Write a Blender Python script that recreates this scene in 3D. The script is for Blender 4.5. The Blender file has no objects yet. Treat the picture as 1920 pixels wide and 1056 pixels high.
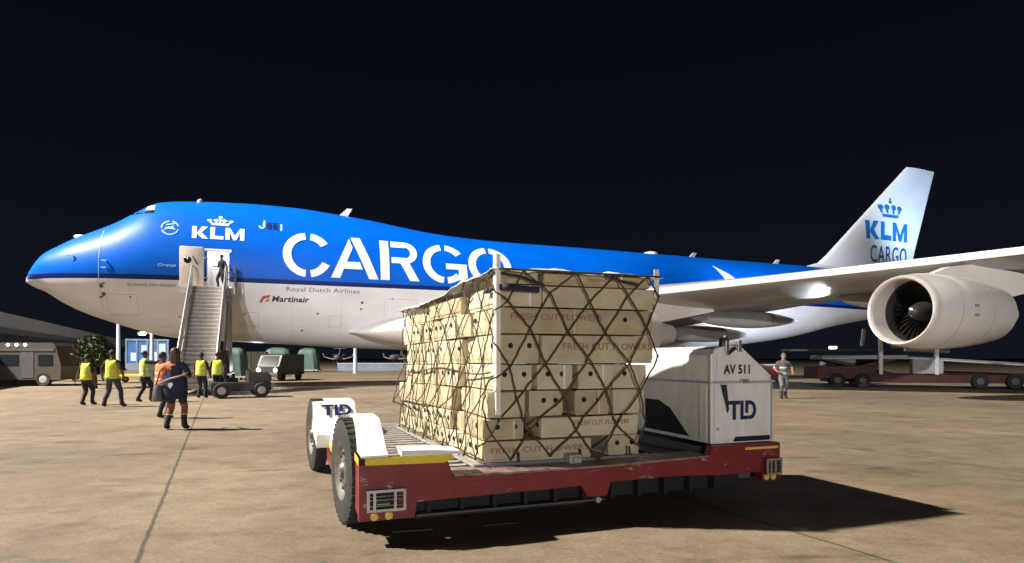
import bpy, bmesh, math, random
import numpy as np
from mathutils import Vector, Matrix
from math import radians as R, sin, cos, pi, sqrt, atan2
random.seed(7)
S = bpy.context.scene
COL = S.collection
D = bpy.data

# ------------------------------------------------------------------ camera
cam = D.cameras.new('camera'); co = D.objects.new('camera', cam); COL.objects.link(co)
co.location = (0, 0, 1.55); co.rotation_euler = (R(90), 0, 0)
cam.sensor_width = 36; cam.lens = 1100 / 1920 * 36
cam.shift_x = 28 / 1920; cam.shift_y = 144 / 1920
cam.clip_end = 4000; cam.clip_start = .05
S.camera = co
# ------------------------------------------------------------------ night sky, floodlight, added fill lamps, exposure
W = D.worlds.new('World'); S.world = W; W.use_nodes = True
wn, wl = W.node_tree.nodes, W.node_tree.links
bg = wn['Background']; bg.inputs[1].default_value = 1.0
tc = wn.new('ShaderNodeTexCoord'); sx = wn.new('ShaderNodeSeparateXYZ'); rp = wn.new('ShaderNodeValToRGB')
wl.new(tc.outputs['Generated'], sx.inputs[0]); wl.new(sx.outputs[2], rp.inputs[0]); wl.new(rp.outputs[0], bg.inputs[0])
rp.color_ramp.elements[0].position = 0.0; rp.color_ramp.elements[0].color = (.0058, .0074, .0125, 1)
rp.color_ramp.elements[1].position = .45; rp.color_ramp.elements[1].color = (.0022, .0028, .0062, 1)
S.view_settings.view_transform = 'Standard'; S.view_settings.look = 'None'; S.view_settings.exposure = 0; S.view_settings.gamma = 1
S.cycles.max_bounces = 8; S.cycles.use_denoising = True
S.cycles.sample_clamp_indirect = 6

def lamp(name, kind, loc, power, colr, size=.5, target=None, angle=60, blend=.5):
    l = D.lights.new(name, kind); l.energy = power; l.color = colr
    if kind != 'SUN': l.shadow_soft_size = size
    o = D.objects.new(name, l); COL.objects.link(o); o.location = loc
    if kind == 'SPOT': l.spot_size = R(angle); l.spot_blend = blend
    if target is not None:
        o.rotation_euler = (Vector(target) - Vector(loc)).to_track_quat('-Z', 'Y').to_euler()
    return o
lamp('apron_flood_and_fill', 'POINT', (-60, 11, 53), 790000, (1, .935, .83), 1.0)
lamp('apron_flood_and_fill', 'POINT', (6, -60, 4.4), 52000, (.97, .97, 1), 1.0)  # low fill added behind the camera for the shaded front faces
lamp('apron_flood_and_fill', 'SPOT', (-5, -50, 16), 235000, (1, .98, .98), .6, (-3, 40, 8.5), 20, .8)  # narrow fill added to brighten the hull, kept off the cartons
lamp('apron_flood_and_fill', 'SPOT', (-5, -50, 16), 130000, (1, .96, .92), .6, (16.5, 25, 4.8), 14, .8)  # narrow fill added to brighten the engine and wing underside

# ------------------------------------------------------------------ materials
def mat(name, colr, rough=.6, metal=0, var=.12, scale=6, bump=0, bscale=40, emit=None, estr=0, coat=0, var2=None, stretch=None):
    m = D.materials.new(name); m.use_nodes = True
    n, l = m.node_tree.nodes, m.node_tree.links
    b = n['Principled BSDF']
    b.inputs['Roughness'].default_value = rough; b.inputs['Metallic'].default_value = metal
    b.inputs['Coat Weight'].default_value = coat
    c = tuple(colr) + (1,)
    if var > 0:
        t = n.new('ShaderNodeTexCoord'); nz = n.new('ShaderNodeTexNoise'); rr = n.new('ShaderNodeValToRGB')
        nz.inputs['Scale'].default_value = scale; nz.inputs['Detail'].default_value = 6; nz.inputs['Roughness'].default_value = .65
        if stretch:
            mp = n.new('ShaderNodeMapping'); mp.inputs['Scale'].default_value = stretch
            l.new(t.outputs['Object'], mp.inputs[0]); l.new(mp.outputs[0], nz.inputs[0])
        else: l.new(t.outputs['Object'], nz.inputs[0])
        l.new(nz.outputs[0], rr.inputs[0])
        rr.color_ramp.elements[0].position = .3; rr.color_ramp.elements[1].position = .7
        lo = var2 if var2 else tuple(x * (1 - var) for x in colr)
        rr.color_ramp.elements[0].color = tuple(lo) + (1,)
        rr.color_ramp.elements[1].color = tuple(min(1, x * (1 + var * .6)) for x in colr) + (1,)
        l.new(rr.outputs[0], b.inputs['Base Color'])
        if bump:
            n2 = n.new('ShaderNodeTexNoise'); n2.inputs['Scale'].default_value = bscale; n2.inputs['Detail'].default_value = 4
            bp = n.new('ShaderNodeBump'); bp.inputs['Strength'].default_value = bump; bp.inputs['Distance'].default_value = .02
            l.new(t.outputs['Object'], n2.inputs[0]); l.new(n2.outputs[0], bp.inputs['Height']); l.new(bp.outputs[0], b.inputs['Normal'])
    else: b.inputs['Base Color'].default_value = c
    if emit:
        b.inputs['Emission Color'].default_value = tuple(emit) + (1,); b.inputs['Emission Strength'].default_value = estr
    return m

M = {}
M['white'] = mat('white_paint', (.80, .79, .77), .4, var=.15, scale=2.6, coat=.15, stretch=(2.5, 2.5, .55))
M['grey_white'] = mat('aircraft_white', (.74, .70, .67), .3, var=.05, scale=.8, coat=.4)
M['grey'] = mat('light_grey_paint', (.42, .41, .40), .45, var=.15, scale=3)
M['dgrey'] = mat('dark_grey_paint', (.10, .10, .105), .5, var=.25, scale=5)
M['black'] = mat('black_void', (.012, .012, .013), .8, var=0)
M['rubber'] = mat('tyre_rubber', (.028, .027, .026), .85, var=.3, scale=8, bump=.2)
M['steel'] = mat('worn_steel', (.46, .45, .43), .38, .85, var=.25, scale=9)
M['alu'] = mat('pallet_aluminium', (.52, .52, .50), .4, .7, var=.2, scale=7)
M['yellow'] = mat('yellow_paint', (.75, .56, .02), .45, var=.15, scale=12, bump=.05)
M['amber'] = mat('amber_lens', (.75, .55, .12), .2, var=.1, scale=30)
M['glass'] = mat('dark_glass', (.02, .025, .03), .08, var=0)
M['navy'] = mat('navy_paint', (.012, .018, .085), .4, var=.1)
M['blue_ltr'] = mat('blue_lettering', (.006, .165, .50), .4, var=.05)
M['blue_dark'] = mat('dark_blue_lettering', (.015, .07, .22), .4, var=.05)
M['white_ltr'] = mat('white_lettering', (.82, .82, .82), .35, var=.03)
M['pale_ltr'] = mat('pale_blue_lettering', (.34, .52, .80), .4, var=.05)
M['grey_ltr'] = mat('grey_lettering', (.16, .15, .16), .5, var=.05)
M['red_ltr'] = mat('red_lettering', (.45, .07, .04), .5, var=.05)
M['print'] = mat('carton_print', (.25, .065, .03), .8, var=.5, scale=25, var2=(.36,.18,.09))
M['ink'] = mat('black_ink', (.02, .02, .02), .5, var=.2, scale=20)
M['cardboard'] = mat('cream_cardboard', (.55, .475, .315), .75, var=.20, scale=3.2, bump=.12, bscale=18)
M['cardboard_pale'] = mat('pale_cardboard', (.60, .53, .375), .75, var=.16, scale=3.5, bump=.12, bscale=16)
M['cardboard_warm'] = mat('tan_cardboard', (.47, .385, .24), .75, var=.22, scale=4, bump=.12, bscale=20)
M['protector'] = mat('white_card_strip', (.80, .77, .68), .7, var=.1, scale=10)
M['rope'] = mat('olive_rope', (.075, .055, .024), .9, var=.35, scale=30)
M['strap'] = mat('purple_strap', (.025, .02, .045), .8, var=.3, scale=20)
M['plastic'] = mat('white_plastic_sheet', (.80, .80, .78), .3, var=.08, scale=8, bump=.4, bscale=9)
M['tarp'] = mat('pale_green_tarpaulin', (.07, .125, .10), .6, var=.3, scale=1.5, bump=.4, bscale=3)
M['leaf'] = mat('dark_leaves', (.045, .06, .02), .7, var=.5, scale=3)
M['bark'] = mat('bark', (.09, .065, .04), .9, var=.4, scale=10)
M['concrete_wall'] = mat('terminal_wall', (.07, .10, .18), .7, var=.3, scale=.2)
M['roof'] = mat('terminal_roof', (.46, .52, .64), .6, var=.15, scale=.3)
M['beige'] = mat('beige_paint', (.085, .072, .06), .5, var=.15, scale=2)
M['lit'] = mat('lit_lamp', (1, .95, .85), .4, var=0, emit=(1, .93, .8), estr=14)
M['lit_soft'] = mat('lit_window', (.9, .85, .7), .4, var=0, emit=(1, .88, .66), estr=1.1)
M['lit_blue'] = mat('blue_lit_panel', (.03, .08, .2), .4, var=.6, scale=1.2, emit=(.10, .33, .8), estr=.32)
M['lit_white'] = mat('white_lit_panel', (.2, .25, .3), .4, var=0, emit=(.7, .88, 1), estr=.6)
M['barrier'] = mat('blue_grey_barrier', (.18, .22, .29), .7, var=.25, scale=1)
M['skin'] = mat('dark_skin', (.11, .055, .03), .55, var=.1, scale=20)
M['skin_light'] = mat('brown_skin', (.30, .16, .10), .55, var=.1, scale=20)
M['hair'] = mat('black_hair', (.012, .01, .009), .7, var=.2, scale=60)
M['hair_brown'] = mat('brown_hair', (.05, .020, .011), .6, var=.3, scale=60)
M['cloth_dark'] = mat('charcoal_cloth', (.020, .020, .024), .9, var=.3, scale=12)
M['cloth_blue'] = mat('grey_blue_trousers', (.045, .055, .07), .9, var=.3, scale=12)
M['cloth_navy'] = mat('navy_cloth', (.012, .015, .042), .9, var=.3, scale=12)
M['cloth_rust'] = mat('rust_red_cloth', (.19, .052, .024), .9, var=.3, scale=12)
M['cloth_orange'] = mat('orange_cloth', (.62, .17, .07), .85, var=.2, scale=12)
M['cloth_green'] = mat('olive_jacket', (.05, .05, .035), .9, var=.3, scale=12)
M['cloth_grey'] = mat('grey_camouflage_cloth', (.15, .147, .145), .9, var=.8, scale=7, var2=(.03, .03, .032))
M['cloth_black'] = mat('black_uniform', (.006,.006,.008), .9, var=.2)
M['cloth_brown'] = mat('dark_brown_cloth', (.07, .030, .018), .9, var=.35, scale=10)
M['cloth_pale'] = mat('dusty_pink_cloth', (.40, .27, .25), .85, var=.2, scale=10)
M['shoe'] = mat('black_boots', (.012, .012, .013), .6, var=.2)

def banded(name, base, band, ranges, rough=.8, var=.2):
    """cloth with reflective bands at given local heights"""
    m = mat(name, base, rough, var=var, scale=14)
    n, l = m.node_tree.nodes, m.node_tree.links
    b = n['Principled BSDF']; src = b.inputs['Base Color'].links[0].from_socket
    t = n.new('ShaderNodeTexCoord'); s = n.new('ShaderNodeSeparateXYZ'); l.new(t.outputs['Object'], s.inputs[0])
    last = None
    for (a, c) in ranges:
        g = n.new('ShaderNodeMath'); g.operation = 'COMPARE'; l.new(s.outputs[2], g.inputs[0])
        g.inputs[1].default_value = (a + c) / 2; g.inputs[2].default_value = (c - a) / 2
        if last is None: last = g.outputs[0]
        else:
            ad = n.new('ShaderNodeMath'); ad.operation = 'MAXIMUM'; l.new(last, ad.inputs[0]); l.new(g.outputs[0], ad.inputs[1]); last = ad.outputs[0]
    mx = n.new('ShaderNodeMix'); mx.data_type = 'RGBA'
    l.new(last, mx.inputs[0]); l.new(src, mx.inputs[6]); mx.inputs[7].default_value = tuple(band) + (1,)
    l.new(mx.outputs[2], b.inputs['Base Color'])
    return m
M['hivis'] = banded('yellow_high_visibility_vest', (.62, .66, .05), (.60, .62, .28), [(.98, 1.02), (1.14, 1.18)])
M['hivis_lime'] = banded('lime_high_visibility_vest', (.56, .68, .14), (.72, .74, .62), [(.98, 1.03), (1.15, 1.19)])
M['rust_band'] = banded('rust_trousers_with_bands', (.24, .075, .035), (.62, .50, .42), [(.30, .34)])
def addband(m, band, a, c):
    n, l = m.node_tree.nodes, m.node_tree.links; b = n['Principled BSDF']; src = b.inputs['Base Color'].links[0].from_socket
    t = n.new('ShaderNodeTexCoord'); q = n.new('ShaderNodeSeparateXYZ'); l.new(t.outputs['Object'], q.inputs[0])
    g = n.new('ShaderNodeMath'); g.operation = 'COMPARE'; l.new(q.outputs[2], g.inputs[0]); g.inputs[1].default_value = (a+c)/2; g.inputs[2].default_value = (c-a)/2
    mx = n.new('ShaderNodeMix'); mx.data_type = 'RGBA'; l.new(g.outputs[0], mx.inputs[0]); l.new(src, mx.inputs[6]); mx.inputs[7].default_value = tuple(band) + (1,); l.new(mx.outputs[2], b.inputs['Base Color'])
addband(M['rust_band'], (.012, .015, .042), .56, 1.3)
M['hivis_orange'] = banded('orange_high_visibility_vest', (.72, .19, .07), (.72, .60, .45), [(1.0, 1.04), (1.15, 1.19)])
M['grey_band'] = banded('grey_jacket_with_bands', (.10, .10, .10), (.5, .5, .5), [(.93, 1.0), (1.16, 1.22)], var=.6)

# fuselage livery: painted bands at real heights on the hull
def livery():
    m = mat('blue_and_white_livery', (.5, .5, .5), .42, var=0, coat=.03)
    n, l = m.node_tree.nodes, m.node_tree.links; b = n['Principled BSDF']
    b.inputs['Coat Roughness'].default_value = .16; b.inputs['Specular IOR Level'].default_value = .12
    t = n.new('ShaderNodeTexCoord'); s = n.new('ShaderNodeSeparateXYZ'); l.new(t.outputs['Object'], s.inputs[0])
    r = n.new('ShaderNodeValToRGB'); r.color_ramp.interpolation = 'CONSTANT'
    mr = n.new('ShaderNodeMapRange'); mr.inputs['From Min'].default_value = 0; mr.inputs['From Max'].default_value = 12
    l.new(s.outputs[2], mr.inputs['Value']); l.new(mr.outputs[0], r.inputs[0])
    e = r.color_ramp.elements
    e[0].position = 0; e[0].color = (.72, .70, .71, 1)
    e[1].position = 5.46 / 12; e[1].color = (.006, .018, .13, 1)
    x = e.new(5.70 / 12); x.color = (.0, .112, .63, 1)
    # panel seams and slight grime
    nz = n.new('ShaderNodeTexNoise'); nz.inputs['Scale'].default_value = .9; nz.inputs['Detail'].default_value = 7
    mp = n.new('ShaderNodeMapping'); mp.inputs['Scale'].default_value = (.5, 1, 1.2); l.new(t.outputs['Object'], mp.inputs[0]); l.new(mp.outputs[0], nz.inputs[0])
    rr = n.new('ShaderNodeMapRange'); rr.inputs['From Min'].default_value = .3; rr.inputs['From Max'].default_value = .7
    rr.inputs['To Min'].default_value = .86; rr.inputs['To Max'].default_value = 1.0; l.new(nz.outputs[0], rr.inputs['Value'])
    fr = n.new('ShaderNodeMath'); fr.operation = 'PINGPONG'; fr.inputs[1].default_value = 1.27; l.new(s.outputs[0], fr.inputs[0])
    gt = n.new('ShaderNodeMath'); gt.operation = 'GREATER_THAN'; gt.inputs[1].default_value = .012; l.new(fr.outputs[0], gt.inputs[0])
    sc = n.new('ShaderNodeMapRange'); sc.inputs['To Min'].default_value = .86; l.new(gt.outputs[0], sc.inputs['Value'])
    mu = n.new('ShaderNodeMath'); mu.operation = 'MULTIPLY'; l.new(rr.outputs[0], mu.inputs[0]); l.new(sc.outputs[0], mu.inputs[1])
    mx = n.new('ShaderNodeMix'); mx.data_type = 'RGBA'; mx.blend_type = 'MULTIPLY'; mx.inputs[0].default_value = 1
    l.new(r.outputs[0], mx.inputs[6]); l.new(mu.outputs[0], mx.inputs[7]); l.new(mx.outputs[2], b.inputs['Base Color'])
    return m
M['livery'] = livery()

def red_paint():
    m = mat('chipped_red_paint', (.205, .017, .022), .45, var=.28, scale=4)
    n, l = m.node_tree.nodes, m.node_tree.links; b = n['Principled BSDF']; src = b.inputs['Base Color'].links[0].from_socket
    t = n.new('ShaderNodeTexCoord'); mp = n.new('ShaderNodeMapping'); mp.inputs['Scale'].default_value = (3.2, 3.2, 8); l.new(t.outputs['Object'], mp.inputs[0])
    nz = n.new('ShaderNodeTexNoise'); nz.inputs['Scale'].default_value = 1.6; nz.inputs['Detail'].default_value = 8; nz.inputs['Roughness'].default_value = .7; l.new(mp.outputs[0], nz.inputs[0])
    r = n.new('ShaderNodeValToRGB'); r.color_ramp.elements[0].position = .615; r.color_ramp.elements[0].color = (0, 0, 0, 1)
    r.color_ramp.elements[1].position = .66; r.color_ramp.elements[1].color = (1, 1, 1, 1); l.new(nz.outputs[0], r.inputs[0])
    mx = n.new('ShaderNodeMix'); mx.data_type = 'RGBA'; l.new(r.outputs[0], mx.inputs[0]); l.new(src, mx.inputs[6]); mx.inputs[7].default_value = (.42, .30, .27, 1)
    l.new(mx.outputs[2], b.inputs['Base Color'])
    return m
M['red'] = red_paint()
M['red_dull'] = mat('dull_red_paint', (.085, .016, .012), .6, var=.45, scale=2.5)

def ground_mat():
    m = D.materials.new('tan_concrete_apron'); m.use_nodes = True
    n, l = m.node_tree.nodes, m.node_tree.links; b = n['Principled BSDF']; b.inputs['Roughness'].default_value = .8
    t = n.new('ShaderNodeTexCoord')
    def noise(scale, st=(1, 1, 1), rot=0, det=8, ro=.6):
        mp = n.new('ShaderNodeMapping'); mp.inputs['Scale'].default_value = st; mp.inputs['Rotation'].default_value = (0, 0, rot)
        nz = n.new('ShaderNodeTexNoise'); nz.inputs['Scale'].default_value = scale; nz.inputs['Detail'].default_value = det; nz.inputs['Roughness'].default_value = ro
        l.new(t.outputs['Object'], mp.inputs[0]); l.new(mp.outputs[0], nz.inputs[0]); return nz.outputs[0]
    def ramp(src, p0, c0, p1, c1):
        r = n.new('ShaderNodeValToRGB'); e = r.color_ramp.elements; e[0].position = p0; e[0].color = c0 + (1,); e[1].position = p1; e[1].color = c1 + (1,)
        l.new(src, r.inputs[0]); return r.outputs[0]
    def mul(a, c, f=1.0):
        x = n.new('ShaderNodeMix'); x.data_type = 'RGBA'; x.blend_type = 'MULTIPLY'; x.inputs[0].default_value = f
        l.new(a, x.inputs[6]); l.new(c, x.inputs[7]); return x.outputs[2]
    c = ramp(noise(.45), .3, (.20, .153, .099), .72, (.315, .25, .168))
    c = mul(c, ramp(noise(2.2, (1, 1.0, 1), .4), .30, (.78, .76, .74), .62, (1, 1, 1)))
    c = mul(c, ramp(noise(30, det=3), .28, (.70, .70, .70), .62, (1.04, 1.04, 1.04)))
    c = mul(c, ramp(noise(1.2, (.45, 1.4, 1), R(8), 6), .60, (1, 1, 1), .70, (.50, .46, .43)))     # oil and scuff streaks
    c = mul(c, ramp(noise(.16), .35, (.74, .73, .74), .6, (1.06, 1.05, 1.03)))
    c = mul(c, ramp(noise(1.3, (.7, 1.35, 1), R(-12), 8, .74), .50, (1, 1, 1), .64, (.72, .69, .66)))
    c = mul(c, ramp(noise(7, (.8, 1.2, 1), R(3), 7, .78), .48, (1, 1, 1), .70, (.74, .71, .68)))
    c = mul(c, ramp(noise(.75, (1, 1.4, 1), .9, 4, .5), .66, (1, 1, 1), .74, (.50, .46, .44)))
    # slab joints running away from the viewer
    s = n.new('ShaderNodeSeparateXYZ'); l.new(t.outputs['Object'], s.inputs[0])
    def mth(op, a, bb):
        x = n.new('ShaderNodeMath'); x.operation = op
        for i, v in enumerate((a, bb)):
            if isinstance(v, (int, float)): x.inputs[i].default_value = v
            else: l.new(v, x.inputs[i])
        return x.outputs[0]
    d = mth('ADD', mth('MULTIPLY', s.outputs[0], .904), mth('MULTIPLY', s.outputs[1], .427))
    d = mth('ADD', d, .573 + 5.21 * 200)
    wob = noise(3.0, det=3); d = mth('ADD', d, mth('MULTIPLY', mth('SUBTRACT', wob, .5), .05))
    q = mth('PINGPONG', d, 5.21 / 2)
    j = n.new('ShaderNodeMapRange'); j.inputs['From Min'].default_value = .010; j.inputs['From Max'].default_value = .026; j.inputs['To Min'].default_value = .34; l.new(q, j.inputs['Value'])
    c = mul(c, j.outputs[0])
    l.new(c, b.inputs['Base Color'])
    bp = n.new('ShaderNodeBump'); bp.inputs['Strength'].default_value = .25; bp.inputs['Distance'].default_value = .01
    l.new(noise(22, det=5), bp.inputs['Height']); l.new(bp.outputs[0], b.inputs['Normal'])
    return m
M['apron'] = ground_mat()

# ------------------------------------------------------------------ builders
def link(name, me, m=None, parent=None, smooth=None):
    o = D.objects.new(name, me); COL.objects.link(o)
    if m is not None:
        for x in (m if isinstance(m, (list, tuple)) else [m]): me.materials.append(x)
    if parent is not None: o.parent = parent
    return o
def fin_bm(name, bm, m, parent=None, smooth=True, angle=35):
    bmesh.ops.recalc_face_normals(bm, faces=bm.faces)
    me = D.meshes.new(name); bm.to_mesh(me); bm.free()
    if smooth:
        me.shade_smooth()
        try: me.set_sharp_from_angle(angle=R(angle))
        except Exception: pass
    return link(name, me, m, parent)
def thing(name, label, cat, loc=(0, 0, 0), rz=0, group=None):
    o = D.objects.new(name, None); COL.objects.link(o); o.location = loc; o.rotation_euler = (0, 0, rz); o.empty_display_size = .2
    return tag(o, label, cat, group)
def tag(o, label=None, cat=None, group=None, kind=None):
    if label: o['label'] = label
    if cat: o['category'] = cat
    if group: o['group'] = group
    if kind: o['kind'] = kind
    return o
def copy_tree(o, parent=None):
    c = o.copy(); COL.objects.link(c)
    if parent is not None: c.parent = parent
    for ch in list(o.children): copy_tree(ch, c)
    return c
def bx(bm, x0, x1, y0, y1, z0, z1, bev=0, mi=0, tf=None):
    v = [bm.verts.new(p) for p in ((x0,y0,z0),(x1,y0,z0),(x1,y1,z0),(x0,y1,z0),(x0,y0,z1),(x1,y0,z1),(x1,y1,z1),(x0,y1,z1))]
    fs = [bm.faces.new([v[i] for i in q]) for q in ((0,3,2,1),(4,5,6,7),(0,1,5,4),(1,2,6,5),(2,3,7,6),(3,0,4,7))]
    for f in fs: f.material_index = mi
    vs = v
    if bev:
        r = bmesh.ops.bevel(bm, geom=list({e for f in fs for e in f.edges}), offset=bev, segments=2, affect='EDGES', profile=.5)
        vs = list({x for f in r['faces'] for x in f.verts}); 
        for f in r['faces']: f.material_index = mi
    if tf is not None:
        for x in set(vs): x.co = tf @ x.co
    return vs
def prism(bm, pts, axis, a, b, mi=0):
    """polygon pts in the plane across axis, extruded from a to b"""
    def P(p, t):
        if axis == 'x': return (t, p[0], p[1])
        if axis == 'y': return (p[0], t, p[1])
        return (p[0], p[1], t)
    A = [bm.verts.new(P(p, a)) for p in pts]; B = [bm.verts.new(P(p, b)) for p in pts]
    fs = [bm.faces.new(A[::-1]), bm.faces.new(B)]
    k = len(pts)
    for i in range(k): fs.append(bm.faces.new((A[i], A[(i+1) % k], B[(i+1) % k], B[i])))
    for f in fs: f.material_index = mi
    return A + B
def tube(bm, pts, r, n=8, mi=0, cap=True):
    pts = [Vector(p) for p in pts]; rs = r if isinstance(r, (list, tuple)) else [r] * len(pts)
    rings = []; up = None
    for i, p in enumerate(pts):
        t = (pts[min(i+1, len(pts)-1)] - pts[max(i-1, 0)]).normalized()
        if up is None: up = Vector((0, 0, 1)) if abs(t.z) < .9 else Vector((1, 0, 0))
        a = t.cross(up).normalized(); b = a.cross(t).normalized(); up = b
        rings.append([bm.verts.new(p + (a * cos(2*pi*k/n) + b * sin(2*pi*k/n)) * rs[i]) for k in range(n)])
    for A, B in zip(rings, rings[1:]):
        for k in range(n): bm.faces.new((A[k], A[(k+1) % n], B[(k+1) % n], B[k])).material_index = mi
    if cap: bm.faces.new(rings[0][::-1]).material_index = mi; bm.faces.new(rings[-1]).material_index = mi
def lathe(bm, prof, axis='x', n=48, centre=(0, 0, 0), mi=0, closed=False):
    c = Vector(centre); rings = []
    for (t, r) in prof:
        ring = []
        for k in range(n):
            a = 2*pi*k/n; u, v = r*cos(a), r*sin(a)
            p = {'x': (t, u, v), 'y': (u, t, v), 'z': (u, v, t)}[axis]
            ring.append(bm.verts.new(c + Vector(p)))
        rings.append(ring)
    prs = list(zip(rings, rings[1:])) + ([(rings[-1], rings[0])] if closed else [])
    for A, B in prs:
        for k in range(n): bm.faces.new((A[k], A[(k+1) % n], B[(k+1) % n], B[k])).material_index = mi
    return rings
def disc(bm, c, r, axis='y', n=14, mi=0):
    pts = []
    for k in range(n):
        a = 2*pi*k/n; u, v = r*cos(a), r*sin(a)
        pts.append(bm.verts.new(Vector(c) + Vector({'x': (0, u, v), 'y': (u, 0, v), 'z': (u, v, 0)}[axis])))
    f = bm.faces.new(pts); f.material_index = mi
def mk(name, m, parent, fn, smooth=True, angle=35, **k):
    bm = bmesh.new(); fn(bm); return fin_bm(name, bm, m, parent, smooth, angle)
def part_box(name, m, parent, *a, bev=.01):
    bm = bmesh.new(); bx(bm, *a, bev=bev); return fin_bm(name, bm, m, parent, False)

# lettering: polygons in a (x, y) box mapped onto a surface
def arc(cx, cy, rx, ry, th, a0, a1, n=14, tv=None):
    tv = tv or th
    o = [(cx + rx*cos(R(a0 + (a1-a0)*i/n)), cy + ry*sin(R(a0 + (a1-a0)*i/n))) for i in range(n+1)]
    q = [(cx + (rx-th)*cos(R(a0 + (a1-a0)*i/n)), cy + (ry-tv)*sin(R(a0 + (a1-a0)*i/n))) for i in range(n+1)]
    return [[o[i], o[i+1], q[i+1], q[i]] for i in range(n)]
def ring_disc(cx, cy, rx, ry, n=16): return [[(cx + rx*cos(2*pi*i/n), cy + ry*sin(2*pi*i/n)) for i in range(n)]]
def decal(name, polys, fmap, m, parent, step=None):
    bm = bmesh.new()
    for p in polys:
        try: bm.faces.new([bm.verts.new((x, y, 0)) for x, y in p])
        except Exception: pass
    return decal_bm(name, bm, fmap, m, parent, step)
def decal_bm(name, bm, fmap, m, parent, step=None):
    if step:
        xs = [v.co.x for v in bm.verts]; ys = [v.co.y for v in bm.verts]
        for ax, lo, hi in ((0, min(xs), max(xs)), (1, min(ys), max(ys))):
            t = lo + step
            while t < hi:
                no = Vector((1, 0, 0)) if ax == 0 else Vector((0, 1, 0))
                bmesh.ops.bisect_plane(bm, geom=bm.verts[:] + bm.edges[:] + bm.faces[:], plane_co=no * t, plane_no=no, dist=1e-5); t += step
    for v in bm.verts: v.co = Vector(fmap(v.co.x, v.co.y))
    me = D.meshes.new(name); bm.to_mesh(me); bm.free()
    return link(name, me, m, parent)
def text_bm(body, x0, x1, y0, y1, shear=0, bold=.0, space=1.06):
    cu = D.curves.new('t', 'FONT'); cu.body = body; cu.shear = shear; cu.offset = bold; cu.resolution_u = 3; cu.space_character = space
    ob = D.objects.new('t', cu); COL.objects.link(ob)
    dg = bpy.context.evaluated_depsgraph_get(); me = D.meshes.new_from_object(ob.evaluated_get(dg))
    bm = bmesh.new(); bm.from_mesh(me); D.objects.remove(ob); D.curves.remove(cu); D.meshes.remove(me)
    xs = [v.co.x for v in bm.verts]; ys = [v.co.y for v in bm.verts]
    for v in bm.verts:
        v.co.x = x0 + (v.co.x - min(xs)) / (max(xs) - min(xs)) * (x1 - x0)
        v.co.y = y0 + (v.co.y - min(ys)) / (max(ys) - min(ys)) * (y1 - y0); v.co.z = 0
    return bm
def place(polys, x0, x1, y0, y1):
    xs = [p[0] for q in polys for p in q]; ys = [p[1] for q in polys for p in q]
    a, b, c, d = min(xs), max(xs), min(ys), max(ys)
    return [[(x0 + (x-a)/(b-a)*(x1-x0), y0 + (y-c)/(d-c)*(y1-y0)) for x, y in q] for q in polys]
L_K = [[(0,0),(.30,0),(.30,1),(0,1)], [(.30,.40),(.62,1),(1,1),(.60,.50),(.30,.40)][:4], [(.30,.40),(.60,.50),(1.04,0),(.66,0)]]
L_L = [[(0,0),(.30,0),(.30,1),(0,1)], [(.30,0),(.86,0),(.86,.27),(.30,.27)]]
L_M = [[(0,0),(.28,0),(.28,.62),(.28,1),(0,1)], [(.28,1),(.28,.62),(.52,0),(.62,0),(.62,.36)], [(.96,1),(.96,.62),(.72,0),(.62,0),(.62,.36)], [(.96,0),(1.24,0),(1.24,1),(.96,1),(.96,.62)]]
def word(letters, gap=.10):
    out = []; x = 0
    for q in letters:
        xs = [p[0] for g in q for p in g]
        out += [[(px - min(xs) + x, py) for px, py in g] for g in q]; x += max(xs) - min(xs) + gap
    return out
def klm(): return word([L_K, L_L, L_M], .12)
def crown_polys():
    p = [[(-.33,0),(.33,0),(.40,.20),(-.40,.20)]]
    for cx, cy, r in ((-.44,.43,.10),(-.17,.47,.11),(.17,.47,.11),(.44,.43,.10)): p += ring_disc(cx, cy, r, r)
    p += [[(-.40,.20),(-.30,.20),(-.40,.36),(-.48,.36)], [(.30,.20),(.40,.20),(.48,.36),(.40,.36)], [(-.19,.20),(-.09,.20),(-.13,.38),(-.20,.38)], [(.09,.20),(.19,.20),(.20,.38),(.13,.38)]]
    p += ring_disc(0, .68, .08, .08) + [[(-.035,.74),(.035,.74),(.035,.92),(-.035,.92)]] + [[(-.09,.80),(-.036,.80),(-.036,.86),(-.09,.86)], [(.036,.80),(.09,.80),(.09,.86),(.036,.86)]]
    p += [[(-.03,.20),(.03,.20),(.03,.6),(-.03,.6)]]
    return p
L_T = [[(0,.80),(.82,.80),(.82,1),(0,1)], [(.30,0),(.54,0),(.54,.80),(.30,.80)]]
L_LD = [[(0,0),(.22,0),(.22,1),(0,1)], [(.22,0),(.50,0),(.66,.2),(.22,.2)], [(.34,.34),(.56,.34),(.56,1),(.34,1)], [(.56,.8),(.66,.8),(.66,1),(.56,1)], [(.54,0),(.66,0),(.66,.2)]] + arc(.66, .5, .46, .5, .22, -90, 90, 16, .2)
def tld(): return word([L_T, L_LD], .03)
STRK = .17
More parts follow.
